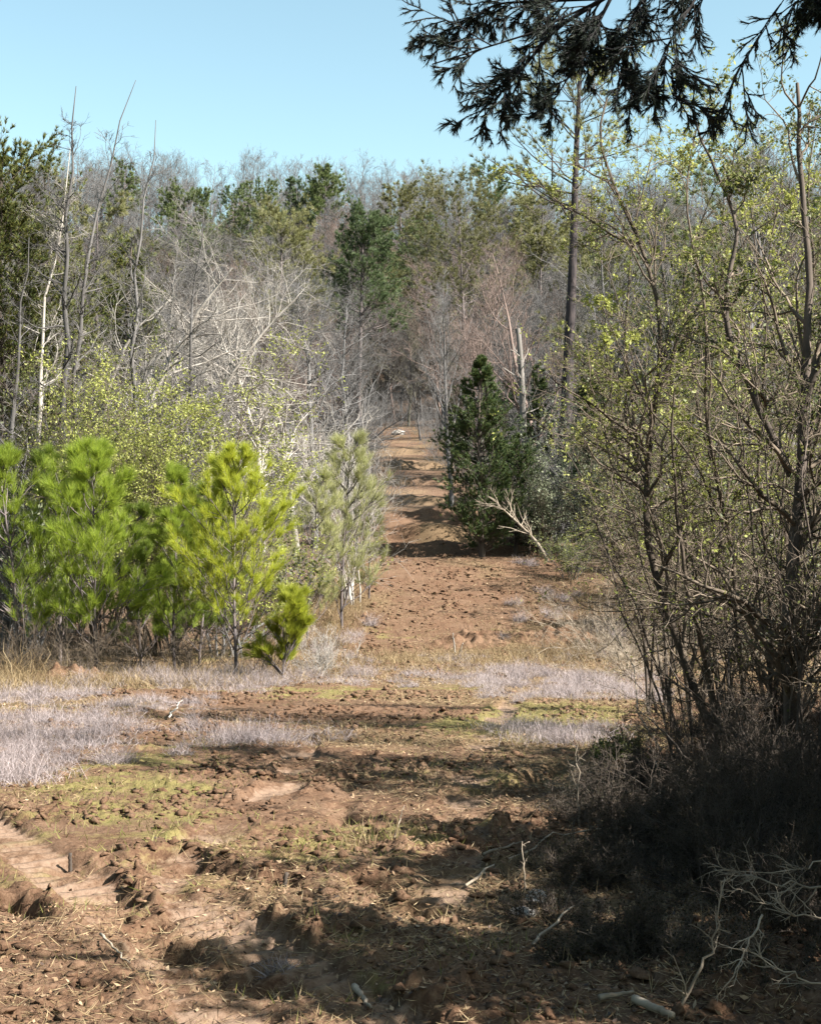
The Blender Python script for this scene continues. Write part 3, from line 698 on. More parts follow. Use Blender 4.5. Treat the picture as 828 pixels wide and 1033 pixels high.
# snag
def snag():
    t = thing('dead_tree', '', 'dead tree'); rng = np.random.default_rng(5)
    P, R = grow(rng, np.zeros((1, 3)), np.array([[.0, 0, 1.]]), np.array([7.2]), np.array([.145]), 16, .014, 0, .6)
    R = R * rng.uniform(.88, 1.12, R.shape); v, f = tubes(P, R, 8); mesh_np('trunk', v, f, M['snag'], t, True)
    a = spawn(rng, P, R, np.array([7.2]), 14, .3, 1, (.6, 1.3), (.05, .22), .3, .3); P1, R1 = grow(rng, *a, 5, .15, .05, .4)
    v, f = tubes(P1, R1, 5); mesh_np('branch_stubs', v, f, M['pale'], t, True); return t
one(snag, 529, 50, 'broken pale grey dead trunk between the dark cedar and tall pine')

# dark cedar beside the trail
one(lambda: cedar('cedar_tree', 401, 5.2, 2.7, M['cedar'], 190, tuft=11, ln=.10, wd=.016, sub=11), 486, 38.6, 'dark bushy cedar beside the trail casting shade across it', 'cedar tree', 362, 5.2)
one(lambda: cedar('cedar_tree', 403, 3.4, 2.6, M['cedar'], 120, tuft=9, ln=.09, wd=.015), 520, 39.6, 'smaller dark cedar pressed against the big dark cedar on its right', 'cedar tree', 440, 3.4)
for i, (x, y, hh, ww, lb) in enumerate([(5.4, 40., 5.0, 1.9, 'dark cedar deep in the shrubs nearest the trail edge shade'), (5.8, 45.8, 6, 1.9, 'dark cedar behind the tall slender pine foot'), (4.8, 52.5, 6, 1.9, 'dark cedar behind the pale dead trunk'), (4.4, 67, 6, 2.2, 'dark cedar near the upper trail on the right'), (2.9, 88, 6.5, 2.4, 'farthest dark cedar right of the trail')]):
    t = cedar('cedar_tree', 420 + i, hh, ww, M['cedar'], 130, tuft=9, ln=.12, wd=.02, sub=8); t.location = (x, y, h1(x, y) - .05); tag(t, lb, 'cedar tree')
# left edge cedar
one(lambda: cedar('cedar_tree', 402, 11, 5.6, M['cedarolive'], 360, tuft=12, ln=.13, wd=.02, power=.35, sub=11), 2, 31, 'tall olive green cedar at the left edge', 'cedar tree', 172, 11)
one(lambda: cedar('cedar_tree', 404, 8, 4.0, M['cedarolive'], 160, tuft=9, ln=.15, wd=.022, power=.6, sub=10), 118, 42, 'olive brown cedar behind the pale bare stems on the left', 'cedar tree', 240, 8)

# ------------------------------------------------------------------ tall bare trees on the left
def lean_tree(name, seed, pts_px, r, mat, label, k1=44, spread=1., lf=(.10, .22), k2=6, k3=4, up=.04, t0=.2, tip=.15, t1=.98):
    """trunk follows measured stations (px, py, D)"""
    rng = np.random.default_rng(seed)
    W = np.array([[(p - CX) / F * d, d, -(q - HY) / F * d] for p, q, d in pts_px]); W[0, 2] = float(macro(W[0, 0], W[0, 1])) - .1
    base = W[0].copy(); Q, Ln = poly3(W - base, 14); P = Q[None]; P[:, 1:-1] += rng.normal(size=(1, 12, 3)) * Ln * .004
    R = (r * np.linspace(1, tip, 14))[None]
    t = thing(name, label, 'tree', tuple(base)); v, f = tubes(P, R, 7); mesh_np('trunk', v, f, mat, t, True)
    a = spawn(rng, P, R, np.array([Ln]), k1, t0, t1, (.6 * spread, 1.3 * spread), lf, .5 if tip > .1 else .72, .45, rmin=.006)
    P1, R1 = grow(rng, *a, 8, .2, up, .25)
    b = spawn(rng, P1, R1, a[2], k2, .15, 1, (.4, 1.1), (.3, .6), .3, .55, rmin=.005); P2, R2 = grow(rng, *b, 5, .2, up, .35)
    c = spawn(rng, P2, R2, b[2], k3, .1, 1, (.4, 1.1), (.4, .8), .3, .6, rmin=.0035); P3, R3 = grow(rng, *c, 4, .2, up, .5)
    v, f = merge([tubes(P1, R1, 5), tubes(P2, R2, 3), tubes(P3, R3, 3)]); mesh_np('crown', v, f, mat, t, True); return t
lean_tree('bare_tree', 501, [(62, 640, 29), (66, 400, 29), (70, 230, 29), (78, 88, 29)], .115, M['bare'], 'tallest straight bare tree rising above the skyline on the left', lf=(.08, .22), t1=.93, tip=.07)
lean_tree('bare_tree', 502, [(30, 640, 29.5), (40, 360, 29.5), (62, 220, 29.5), (72, 150, 29.5)], .085, M['pale'], 'bare tree leaning right against the tallest bare tree', lf=(.08, .22), t1=.93, tip=.07)
lean_tree('bare_tree', 503, [(70, 640, 30), (82, 300, 30), (105, 180, 30), (138, 82, 30)], .09, M['bare'], 'thin bare tree curving out right above the skyline', lf=(.08, .2), t1=.9, tip=.07)
lean_tree('bare_tree', 504, [(132, 620, 31), (135, 400, 31), (140, 250, 31), (158, 122, 31)], .095, M['bare'], 'straight thin bare tree right of the tall bare cluster', lf=(.1, .24), t1=.93, tip=.07)
lean_tree('bare_tree', 505, [(190, 620, 33), (190, 380, 33), (200, 260, 33), (206, 215, 33)], .07, M['bare'], 'short thin bare stem among white dead limbs', lf=(.1, .2))
lean_tree('bare_tree', 506, [(5, 640, 28), (12, 430, 28), (22, 300, 28), (30, 240, 28)], .095, M['bare'], 'rough barked bare tree beside the cedar at the left edge', lf=(.08, .2), t1=.9, tip=.07)
# pale sprawling limbs
lean_tree('dead_tree', 511, [(140, 600, 34), (150, 400, 34), (185, 340, 34), (235, 270, 34)], .13, M['pale'], 'dead tree with whitish crooked limbs sprawling to the right', 44, 1.1, (.25, .5), 7, 4, .03, .3)
lean_tree('dead_tree', 512, [(205, 600, 36), (215, 420, 36), (250, 350, 36), (300, 300, 36)], .12, M['pale'], 'pale dead tree sprawling behind the brightest pine sapling', 44, 1.1, (.25, .5), 7, 4, .03, .3)
lean_tree('dead_tree', 513, [(318, 600, 40), (315, 430, 40), (310, 360, 40), (300, 300, 40)], .12, M['grey'], 'grey many twigged bare tree near the left trail edge', 48, 1.0, (.25, .45), 8, 5, .05, .25)
lean_tree('dead_tree', 514, [(265, 600, 38), (262, 450, 38), (240, 380, 38), (215, 320, 38)], .11, M['pale'], 'whitish bare tree bending left in the middle of the left wood', 44, 1.1, (.25, .5), 8, 4, .03, .25)
lean_tree('dead_tree', 515, [(355, 590, 44), (352, 450, 44), (345, 380, 44), (350, 310, 44)], .11, M['grey'], 'grey twiggy bare tree closest to the left side of the trail', 48, 1.0, (.25, .45), 8, 5, .05, .25)

lean_tree('dead_tree', 516, [(95, 600, 36), (100, 420, 36), (125, 350, 36), (175, 300, 36)], .10, M['pale'], 'pale crooked dead tree between the tall bare cluster and the olive shrub', 40, 1.1, (.25, .5), 7, 4, .03, .25)
lean_tree('dead_tree', 517, [(300, 600, 39), (285, 430, 39), (255, 370, 39), (210, 345, 39)], .10, M['pale'], 'low pale dead tree bending left above the pale saplings', 40, 1.1, (.25, .5), 7, 4, .03, .25)
lean_tree('dead_tree', 518, [(240, 600, 45), (245, 420, 45), (262, 340, 45), (270, 260, 45)], .10, M['grey'], 'upright grey twiggy tree in the middle of the left wood', 44, 1.0, (.22, .42), 8, 5, .05, .2)
lean_tree('dead_tree', 519, [(170, 600, 40), (165, 420, 40), (172, 330, 40), (180, 240, 40)], .09, M['grey'], 'upright grey twiggy tree right of the thin straight tree', 44, 1.0, (.2, .4), 8, 5, .05, .2)

# ------------------------------------------------------------------ young pines on the left
sap = [
 (18, 22.6, 468, 'saplinggreen', 2.9, 'bright green pine sapling filling the left edge of the clearing'),
 (96, 22.5, 466, 'saplinggreen', 2.3, 'bright pine sapling with bare lower trunk, second from the left'),
 (176, 23.5, 488, 'saplinggreen', 1.6, 'narrow young pine left of the yellowest pine sapling'),
 (238, 22, 470, 'sapling', 2.7, 'brightest yellow green pine sapling nearest the trail'),
 (60, 25.5, 470, 'saplingdark', 2.2, 'darker green pine sapling behind the two leftmost bright ones'),
 (143, 24.5, 520, 'saplingdark', 1.5, 'small dark green pine sapling in shade between bright ones'),
 (200, 25.0, 500, 'saplingdark', 1.8, 'dark green pine sapling behind the yellowest one'),
 (345, 30.5, 452, 'saplingpale', 2.2, 'pale green pine sapling at the left trail edge'),
 (310, 29, 488, 'saplingpale', 1.9, 'pale green pine sapling just behind the brightest one'),
 (372, 33.5, 492, 'saplingpale', 1.2, 'slim pale green sapling leaning over the trail edge'),
]
for i, (px, D, top, m, w, lb) in enumerate(sap):
    h0 = 3.4
    one(lambda: sapling('pine_sapling', 600 + i, h0, w, M[m], nwh=[9, 10, 9, 10, 9, 7, 8, 9, 8, 8][i], t0=[.06, .16, .12, .14, .1, .1, .1, .1, .1, .1][i], tuft=20 if m != 'saplingpale' else 8, wd=.0038 if m != 'saplingpale' else .004), px, D, lb, 'pine sapling', top, h0)
one(lambda: sapling('pine_seedling', 631, 1.0, 1.0, M['sapling'], nwh=5, t0=.15, ln=.16), 284, 21.2, 'knee high yellow pine seedling in the grey grass', 'pine seedling', 618, 1.0)

# ------------------------------------------------------------------ shrubs
def sh(px, D, top, h, label, **k):
    h *= .8; k['leaf'] = k.get('leaf', .05) * 1.25; k['nl'] = k.get('nl', 1) + 1
    w = k.pop('w'); seed = k.pop('seed'); name = k.pop('name', 'shrub'); mat = k.pop('mat'); lm = k.pop('leafmat', None)
    one(lambda: shrub(name, seed, h, w, M[mat], M[lm] if lm else None, **k), px, D, label, 'shrub', top, h)
sh(160, 27, 378, 5.2, 'yellow green leafy shrub rising behind the pine saplings', w=3.0, seed=701, mat='stem', leafmat='shrubyellow', ns=20, k=11, k2=6, leaf=.036, nl=8, r0=.02)
sh(105, 28, 400, 4.6, 'dull olive leafy shrub left of the yellow green shrub', w=2.6, seed=702, mat='stem', leafmat='shrubleaf', ns=14, k=10, k2=6, leaf=.034, nl=5, r0=.02)
sh(350, 33, 425, 3.6, 'grey twiggy shrub among the pale pine saplings', w=1.6, seed=703, mat='pale', ns=12, k=8, k2=6)
sh(30, 26.5, 450, 4.0, 'grey twiggy shrub behind the leftmost sapling', w=2.5, seed=704, mat='grey', leafmat='greyleaf', ns=10, nl=1, leaf=.05)
sh(230, 26.5, 500, 2.6, 'low grey shrub behind the yellow sapling', w=2.0, seed=705, mat='grey', leafmat='shrubleaf', ns=10, nl=1, leaf=.05)
sh(320, 22.6, 622, 1.0, 'low grey twiggy bush at the end of the sapling row', w=1.2, seed=706, mat='pale', ns=16, k=7, k2=4, fine=.003, r0=.007)
for i, (px, D, top, lb) in enumerate([(20, 21.8, 610, 'brown leafless bush under the leftmost sapling'), (75, 22.0, 618, 'brown leafless bush under the second sapling'), (130, 22.2, 608, 'brown leafless bush below the small dark sapling'), (190, 22.2, 600, 'brown leafless bush left of the brightest sapling foot'), (262, 22.8, 610, 'brown leafless bush right of the brightest sapling foot')]):
    sh(px, D, top, 1.2, lb, w=1.5, seed=710 + i, mat='stem', ns=14, k=7, k2=4, r0=.008, fine=.003)
# right of the trail
for i, (px, D, top, lb, lm) in enumerate([
    (548, 39, 470, 'grey green shrub between the dark cedar and the tall pine', 'greyleaf'),
    (590, 40, 430, 'grey leafy shrub hiding the foot of the tall pine', 'greyleaf'),
    (625, 38, 445, 'grey leafy shrub right of the tall pine', 'greyleaf'),
    (578, 35.5, 532, 'low glossy green shrub at the right edge of the trail', 'shrubleaf'),
    (670, 36, 470, 'dense grey shrub behind the right thicket', 'greyleaf'),
    (560, 44, 400, 'tall thin leafy shrub behind the tall pine', 'greyleaf'),
    (640, 44, 380, 'tall grey green shrub rising behind the near thicket', 'greyleaf'),
    (715, 32, 440, 'olive leafy shrub seen through the thicket stems', 'shrubleaf'),
    (770, 30, 430, 'olive leafy shrub behind the thick stem at the right', 'shrubleaf'),
    (820, 28, 420, 'olive leafy shrub at the far right edge', 'shrubleaf'),
    (690, 28, 560, 'low grey green bush behind the forked thicket stem', 'greyleaf'),
    (755, 24, 590, 'low grey green bush behind the thick right stem', 'greyleaf')]):
    h = 3.0 + .4 * (i % 3)
    sh(px, D, top, h, lb, w=2.6, seed=720 + i, mat='grey' if i % 2 else 'stem', leafmat=lm, ns=12, k=8, k2=5, leaf=.055, nl=2, r0=.022)
sh(608, 27, 575, 1.5, 'low dry twiggy bush in pale grass right of the trail', w=2.6, seed=741, mat='stick', ns=22, k=7, k2=4, r0=.006, fine=.003, arch=.12)
sh(650, 23, 600, 1.4, 'low arching dry bush near the right thicket', w=2.4, seed=742, mat='stick', ns=22, k=7, k2=4, r0=.006, fine=.003, arch=.12)
# small green leafy bush in the shade edge
sh(620, 11.0, 738, .45, 'small green bush at the edge of the thicket shade', w=.9, seed=743, mat='stem', leafmat='shrubleaf', ns=20, k=6, k2=4, leaf=.03, nl=3, r0=.004, fine=.002)

# bare trees right, mid distance behind thicket
for i, (px, D, top, lb) in enumerate([(455, 62, 300, 'slim bare tree at the right trail edge behind the cedar'), (424, 118, 345, 'thin dark bare tree lining the right side of the far trail'), (550, 58, 245, 'reddish bare tree left of the tall pine'), (610, 52, 215, 'bare tree right of the tall pine crown'), (680, 46, 190, 'bare tree behind the forked thicket stem'), (745, 40, 160, 'bare tree behind the thick right stem'), (815, 36, 150, 'bare tree at the right edge behind the thicket')]):
    one(lambda: bare_tree('bare_tree', 760 + i, 9, .11, M[['grey', 'bare', 'mauve', 'grey', 'bare', 'grey', 'bare'][i]], .7, 26, 8, 5, .2, fine=.008), px, D, lb, 'tree', top, 9)

# fallen pale dead tree by the trail
def fallen():
    t = thing('fallen_branch', 'pale fallen dead branch leaning beside the dark cedar', 'fallen branch'); rng = np.random.default_rng(9)
    D = 36.5; W = np.array([[(p - CX) / F * d, d, -(q - HY) / F * d] for p, q, d in ((552, 566, 36.2), (545, 550, 36.3), (525, 530, 36.6), (508, 514, 37.), (500, 508, 37.2))]); base = W[0].copy(); t.location = base
    Q, L = poly3(W - base, 10); R = (.045 * np.linspace(1, .3, 10))[None]; v, f = tubes(Q[None], R, 6); mesh_np('limb', v, f, M['stick'], t, True)
    a = spawn(rng, Q[None], R, np.array([L]), 18, .35, 1, (.3, .9), (.25, .5), .3, .5, rmin=.008); P1, R1 = grow(rng, *a, 6, .12, 0, .3)
    b = spawn(rng, P1, R1, a[2], 3, .2, 1, (.3, .8), (.3, .6), .3, .6, rmin=.006); P2, R2 = grow(rng, *b, 4, .12, 0, .4)
    v, f = merge([tubes(P1, R1, 4), tubes(P2, R2, 3)]); mesh_np('twigs', v, f, M['stick'], t)
fallen()

# ------------------------------------------------------------------ near thicket on the right
def thicket(name, label, seed, stems, leafmat, nl=3, leaf=.03, barkm='stem', k1=17, k2=7, k3=4, lf=(.12, .28), t0=.12, up=.03, spread=1., leafband=None):
    rng = np.random.default_rng(seed)
    W0 = stems[0][0][0]; bx = (W0[0] - CX) / F * W0[2]; by = W0[2]; base = np.array([bx, by, h1(bx, by) - .03])
    t = thing(name, label, 'shrub', tuple(base)); LP = []; tw = []
    for pts, r in stems:
        W = np.array([[(p - CX) / F * d, d, -(q - HY) / F * d] for p, q, d in pts])
        if pts[0][1] > 700: W[0, 2] = h1(W[0, 0], W[0, 1]) - .05
        n = 22; Q, Ln = poly3(W - base, n); Q[1:] += np.cumsum(rng.normal(size=(n - 1, 3)) * .012, 0) * np.linspace(.2, 1, n - 1)[:, None]
        P = Q[None]; R = (r * np.linspace(1, .22, n))[None]; v, f = tubes(P, R * .85, 8); mesh_np('stem', v, f, M[barkm], t, True)
        kk = max(5, int(k1 * Ln / 3.))
        a = spawn(rng, P, R, np.array([Ln]), kk, t0, .99, (.4 * spread, 1.15 * spread), lf, .4, .5, rmin=.003)
        P1, R1 = grow(rng, *a, 9, .2, up, .25)
        b = spawn(rng, P1, R1, a[2], k2, .1, 1, (.4, 1.2), (.3, .65), .3, .6, rmin=.0022); P2, R2 = grow(rng, *b, 6, .24, up, .4)
        c = spawn(rng, P2, R2, b[2], k3, .1, 1, (.4, 1.2), (.35, .7), .3, .7, rmin=.0015); P3, R3 = grow(rng, *c, 4, .24, up, .5)
        tw += [tubes(P1, R1, 5), tubes(P2, R2, 4), tubes(P3, R3, 3)]
        if nl: LP += [sample_pts(rng, P3[rng.random(len(P3)) < .55], int(nl * 3.6), .2, 1)[0]]
    v, f = merge(tw); mesh_np('twigs', v, f, M['twig'], t)
    if nl:
        Q = np.concatenate(LP); Zw = Q[:, 2] + base[2]
        if leafband is not None:
            Qy = Zw / by * F; pr = np.interp(Qy, leafband[0], leafband[1]); Q = Q[rng.random(len(Q)) < pr]
        v, f = leaves(rng, Q + rng.normal(size=Q.shape) * .010, leaf * rng.uniform(.5, 1.3, len(Q)), .5); mesh_np('foliage', v, f, M[leafmat], t)
    return t
LB = ([-300, -120, 0, 150, 300, 420], [.0, .15, .6, 1, 1, 1])
thicket('thicket_shrub', 'forked near shrub whose main stem arches up and left', 801,
    [([(745, 800, 9.6), (705, 710, 9.7), (672, 620, 9.8), (648, 540, 10), (655, 430, 10.2), (668, 340, 10.3), (645, 250, 10.4), (590, 150, 10.6), (600, 90, 10.8)], .04),
     ([(735, 800, 9.7), (712, 690, 9.6), (690, 600, 9.5), (676, 500, 9.5), (672, 400, 9.4)], .03),
     ([(655, 420, 10.2), (690, 320, 10.1), (740, 240, 10), (790, 190, 9.9)], .018),
     ([(640, 250, 10.4), (560, 200, 10.7), (500, 165, 10.9)], .012)], 'shrubyellow', nl=3, leafband=LB)
thicket('thicket_shrub', 'thick dark stemmed shrub tree at the right edge', 802,
    [([(800, 830, 8.6), (798, 700, 8.6), (795, 600, 8.6), (802, 480, 8.7), (808, 330, 8.8), (802, 200, 8.9), (795, 90, 9.)], .062),
     ([(798, 480, 8.7), (760, 400, 8.8), (730, 330, 8.9), (745, 230, 9.), (700, 120, 9.1)], .032),
     ([(805, 420, 8.7), (840, 330, 8.6), (870, 220, 8.5), (860, 80, 8.5)], .035),
     ([(796, 700, 8.6), (840, 600, 8.5), (880, 470, 8.4), (900, 300, 8.3)], .03)], 'shrubleaf', nl=4, leafband=LB, barkm='dark')
thicket('thicket_shrub', 'slender upright near shrub between the forked and the thick dark one', 803,
    [([(765, 810, 9.9), (750, 700, 9.9), (742, 560, 9.9), (715, 420, 10), (720, 300, 10), (700, 200, 10.1), (720, 130, 10.2)], .026),
     ([(770, 810, 9.9), (780, 650, 9.9), (765, 500, 9.9), (770, 350, 10), (750, 230, 10.)], .022),
     ([(742, 560, 9.9), (700, 470, 9.8), (650, 420, 9.8), (610, 330, 9.7)], .014)], 'shrubyellow', nl=4, leafband=LB)
thicket('thicket_shrub', 'leafy shrub farther back, left side of the right thicket', 804,
    [([(700, 745, 13), (680, 600, 13), (640, 480, 13), (620, 350, 13), (625, 240, 13.2), (640, 160, 13.3)], .03),
     ([(705, 745, 13.1), (720, 600, 13.2), (735, 450, 13.3), (760, 300, 13.3), (780, 160, 13.3)], .028),
     ([(640, 480, 13), (615, 430, 13), (605, 350, 13.1), (600, 290, 13.2)], .014)], 'shrubyellow', nl=4, leafband=([-300, -150, 0, 150, 300, 420], [.05, .2, .5, .9, 1, 1]), leaf=.034)
thicket('thicket_shrub', 'leafy shrub farther back, right side of the right thicket', 805,
    [([(790, 740, 12.5), (800, 600, 12.5), (780, 450, 12.5), (820, 300, 12.5), (810, 180, 12.5), (825, 100, 12.5)], .03),
     ([(780, 740, 12.6), (740, 560, 12.6), (700, 420, 12.6), (680, 280, 12.6), (720, 180, 12.6)], .026),
     ([(800, 740, 12.5), (850, 560, 12.5), (870, 400, 12.5), (860, 220, 12.5)], .026)], 'shrubleaf', nl=4, leafband=([-300, -150, 0, 150, 300, 420], [.05, .2, .5, .9, 1, 1]), leaf=.034)
def thin(name, label, seed, px, D, n, top, spread, leafmat='shrubleaf', nl=2, r=.014, lb=None):
    rr = random.Random(seed); st = []
    for q in range(n):
        a = rr.uniform(-1, 1); b = px + rr.uniform(-14, 14); y0 = HY - float(macro((b - CX) / F * D, D)) / D * F
        ty = top + rr.uniform(0, 160); pts = [(b, y0, D + rr.uniform(-.1, .1))]
        for u in (.3, .55, .8, 1.):
            pts.append((b + a * spread * u ** 1.3 + rr.uniform(-14, 14), y0 + (ty - y0) * u, D + rr.uniform(-.5, .5) * u))
        st.append((pts, r * rr.uniform(.6, 1.2)))
    thicket(name, label, seed, st, leafmat, nl=nl, leaf=.022, k1=10, k2=6, k3=3, lf=(.1, .26), barkm='dark', leafband=lb or LB)
thin('thin_shrub', 'thin many stemmed shrub left of the forked shrub', 811, 688, 10.4, 7, 330, 110)
thin('thin_shrub', 'thin many stemmed shrub right behind the forked shrub', 812, 735, 11.2, 8, 200, 130)
thin('thin_shrub', 'thin many stemmed shrub beside the thick stemmed shrub tree', 813, 782, 9.4, 8, 230, 130)
thin('thin_shrub', 'thin many stemmed shrub at the right edge of the frame', 814, 825, 8.0, 7, 260, 120)
thin('thin_shrub', 'low dark many stemmed shrub in the deep shade', 815, 755, 8.2, 7, 560, 130, nl=0, r=.011)
thin('thin_shrub', 'leafy thin shrub at the left rim of the thicket', 816, 665, 15.5, 8, 300, 100, 'shrubyellow', 3, .018, ([-300, -150, 0, 150, 300, 420], [.1, .25, .6, 1, 1, 1]))
# low tangle of the shade: brambles at the thicket foot, later rows added to darken the ground
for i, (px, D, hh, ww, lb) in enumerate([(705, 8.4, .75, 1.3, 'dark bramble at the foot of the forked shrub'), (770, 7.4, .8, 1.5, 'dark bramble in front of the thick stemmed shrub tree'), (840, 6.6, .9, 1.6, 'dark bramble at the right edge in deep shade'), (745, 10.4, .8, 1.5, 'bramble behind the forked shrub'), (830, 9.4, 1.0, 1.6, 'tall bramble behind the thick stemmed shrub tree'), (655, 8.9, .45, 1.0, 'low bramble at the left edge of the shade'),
    (640, 7.0, .4, 1.2, 'low dark bramble added to deepen the middle of the shade'), (720, 6.0, .45, 1.2, 'low dark bramble added for shade behind the pale brush'), (560, 5.6, .25, 1.0, 'flat dark bramble added for shade near the pale stones'), (660, 5.0, .3, 1.0, 'flat dark bramble added for shade left of the curved pale branch'), (800, 5.4, .5, 1.1, 'low dark bramble added for shade under the pale brush'),
    (600, 6.3, .35, 1.3, 'dark bramble added for shade just right of the pale stones'), (690, 6.8, .5, 1.4, 'dark bramble added at the centre to deepen the shade'), (610, 7.9, .4, 1.1, 'low dark bramble added for shade behind the upright dead weed'), (770, 6.2, .6, 1.4, 'dark bramble added for shade directly behind the brush pile'), (590, 5.0, .22, 1.0, 'thin dark bramble added for shade near the bottom edge'), (745, 4.7, .25, 1.1, 'dark bramble added for shade round the curved pale branch')]):
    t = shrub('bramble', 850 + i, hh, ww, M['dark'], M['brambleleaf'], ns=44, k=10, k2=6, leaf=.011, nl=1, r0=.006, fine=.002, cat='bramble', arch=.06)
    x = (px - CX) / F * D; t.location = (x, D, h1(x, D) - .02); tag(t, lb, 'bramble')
# shrubs to the right, outside the frame, whose shade falls on the corner; the cedars are added to deepen it
for i, (x, y, hh, ww, lb) in enumerate([(3.3, 5.6, 2.6, 2.3, 'dense shrub just outside the right edge'), (2.9, 3.7, 2.9, 2.3, 'dense shrub nearest the camera on the right'), (4.6, 7.6, 3.2, 2.8, 'dense shrub right of the thick stemmed tree'), (5.4, 5.2, 4.0, 3.0, 'tall dark cedar added unseen outside the right edge for shade'), (6.6, 8.6, 4.8, 3.4, 'tallest dark cedar added unseen outside the right edge for shade'), (5.0, 2.4, 3.4, 2.6, 'dark cedar added unseen right of the camera for shade')]):
    t = cedar('cedar_shrub', 870 + i, hh, ww, M['cedar'], 150, tuft=9, ln=.09, wd=.018, t0=.02, power=.35, lab='cedar'); t.location = (x, y, h1(x, y) - .03); tag(t, lb, 'cedar')

skyblock = Kind(lambda: cedar('cedar_tree', 440, 9, 4.6, M['cedar'], 240, tuft=8, ln=.2, wd=.05, power=.35, sub=9))  # unseen cedars added to cut sky fill and deepen the shade
for i, (x, y, sc_) in enumerate([(-8, 2, 1), (-8.5, 7, 1.1), (-10, 12, 1.1), (-7, -3, 1.1), (-3.5, -7, 1.2), (-11, -8, 1.2), (9.5, 2.5, .8), (10, 6.5, .66), (11.5, 11.5, .7)]):
    skyblock.put((x, y, h1(x, y) - .05), i * 1.7, (sc_, sc_), 'dense unseen cedar added around the clearing to block sky light', 'cedar tree', 'unseen cedars added to block sky light')
# ------------------------------------------------------------------ overhanging cedar
def over():
    rng = np.random.default_rng(33); bx, by = 3.4, .9
    t = thing('cedar_tree', 'dark cedar boughs hanging into the top right corner', 'cedar tree', (bx, by, h1(bx, by)))
    base = np.array([bx, by, h1(bx, by)])
    P, R = grow(rng, np.zeros((1, 3)), np.array([[0, 0, 1.]]), np.array([7.6]), np.array([.12]), 12, .02, .05, .2)
    P[:, 0, 2] -= .2; v, f = tubes(P, R, 10); mesh_np('trunk', v, f, M['dark'], t, True)
    # crown above the frame
    nb = 46; a = list(spawn(rng, P, R, np.array([7.0]), nb, .6, .98, (1.0, 1.5), (.14, .26), .5, .3, rmin=.01))
    P1, R1 = grow(rng, *a, 7, .1, .03, .3); b = spawn(rng, P1, R1, a[2], 8, .2, 1, (.3, .8), (.3, .5), .3, .6, rmin=.004); P2, R2 = grow(rng, *b, 5, .15, .0, .5)
    v, f = merge([tubes(P1, R1, 5), tubes(P2, R2, 3)]); mesh_np('branches', v, f, M['dark'], t)
    Q, D2 = sample_pts(rng, P2, 9, .1, 1.); v, f = needles(rng, Q, D2, 8, .06, .01, .7, 0); mesh_np('crown', v, f, M['cedar'], t)
    # measured boughs
    boughs = [([(1000, -260, 3.5), (820, -120, 3.6), (680, -40, 3.65), (600, 10, 3.7), (540, 40, 3.7), (470, 62, 3.7), (436, 66, 3.7)], .016),
              ([(700, -60, 3.6), (640, 10, 3.6), (620, 70, 3.55), (640, 105, 3.5)], .008),
              ([(640, -20, 3.7), (560, 30, 3.75), (510, 90, 3.8), (470, 128, 3.8)], .008),
              ([(760, -90, 3.6), (700, 0, 3.5), (665, 60, 3.45), (680, 105, 3.45)], .007),
              ([(600, 0, 3.7), (500, 5, 3.8), (440, 40, 3.85)], .006),
              ([(620, -10, 3.6), (590, 50, 3.6), (560, 100, 3.6), (545, 120, 3.6)], .006),
              ([(1000, -200, 3.4), (880, -90, 3.4), (790, -20, 3.4), (765, 30, 3.4), (745, 70, 3.4)], .010),
              ([(900, -100, 3.3), (840, -30, 3.3), (815, 20, 3.3)], .006)]
    for pts, r in boughs:
        W = np.array([[(p - CX) / F * d, d, -(q - HY) / F * d] for p, q, d in pts]) - base
        if r > .009: W = np.concatenate([np.array([[P[0, 6, 0], P[0, 6, 1], P[0, 6, 2]]]), W])
        Q, L = poly3(W, 20); Rr = (r * np.linspace(1, .12, 20))[None]; Lv = min(L, 1.0)
        t0 = .15 if r < .009 else .42
        a = spawn(rng, Q[None], Rr, np.array([Lv]), 44 if r > .009 else 23, t0, 1., (.4, 1.1), (.16, .30), .3, .5, rmin=.0022)
        P1, R1 = grow(rng, *a, 7, .08, -.04, .5)
        b = spawn(rng, P1, R1, a[2], 7, .15, 1, (.4, .9), (.3, .6), .3, .8, rmin=.0021); P2, R2 = grow(rng, *b, 5, .07, -.04, .7)
        c = spawn(rng, P2, R2, b[2], 3, .1, 1, (.4, .9), (.4, .7), .3, .9, rmin=.0018); P3, R3 = grow(rng, *c, 4, .06, -.02, .8)
        v, f = merge([tubes(Q[None], Rr, 6), tubes(P1, R1, 5), tubes(P2, R2, 4), tubes(P3, R3, 4)])
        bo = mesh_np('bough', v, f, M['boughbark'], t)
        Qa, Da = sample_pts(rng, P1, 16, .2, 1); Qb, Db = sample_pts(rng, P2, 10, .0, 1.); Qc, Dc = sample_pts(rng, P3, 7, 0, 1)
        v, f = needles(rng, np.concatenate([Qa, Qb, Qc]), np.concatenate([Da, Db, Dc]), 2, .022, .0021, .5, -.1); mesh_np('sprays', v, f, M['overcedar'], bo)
over()

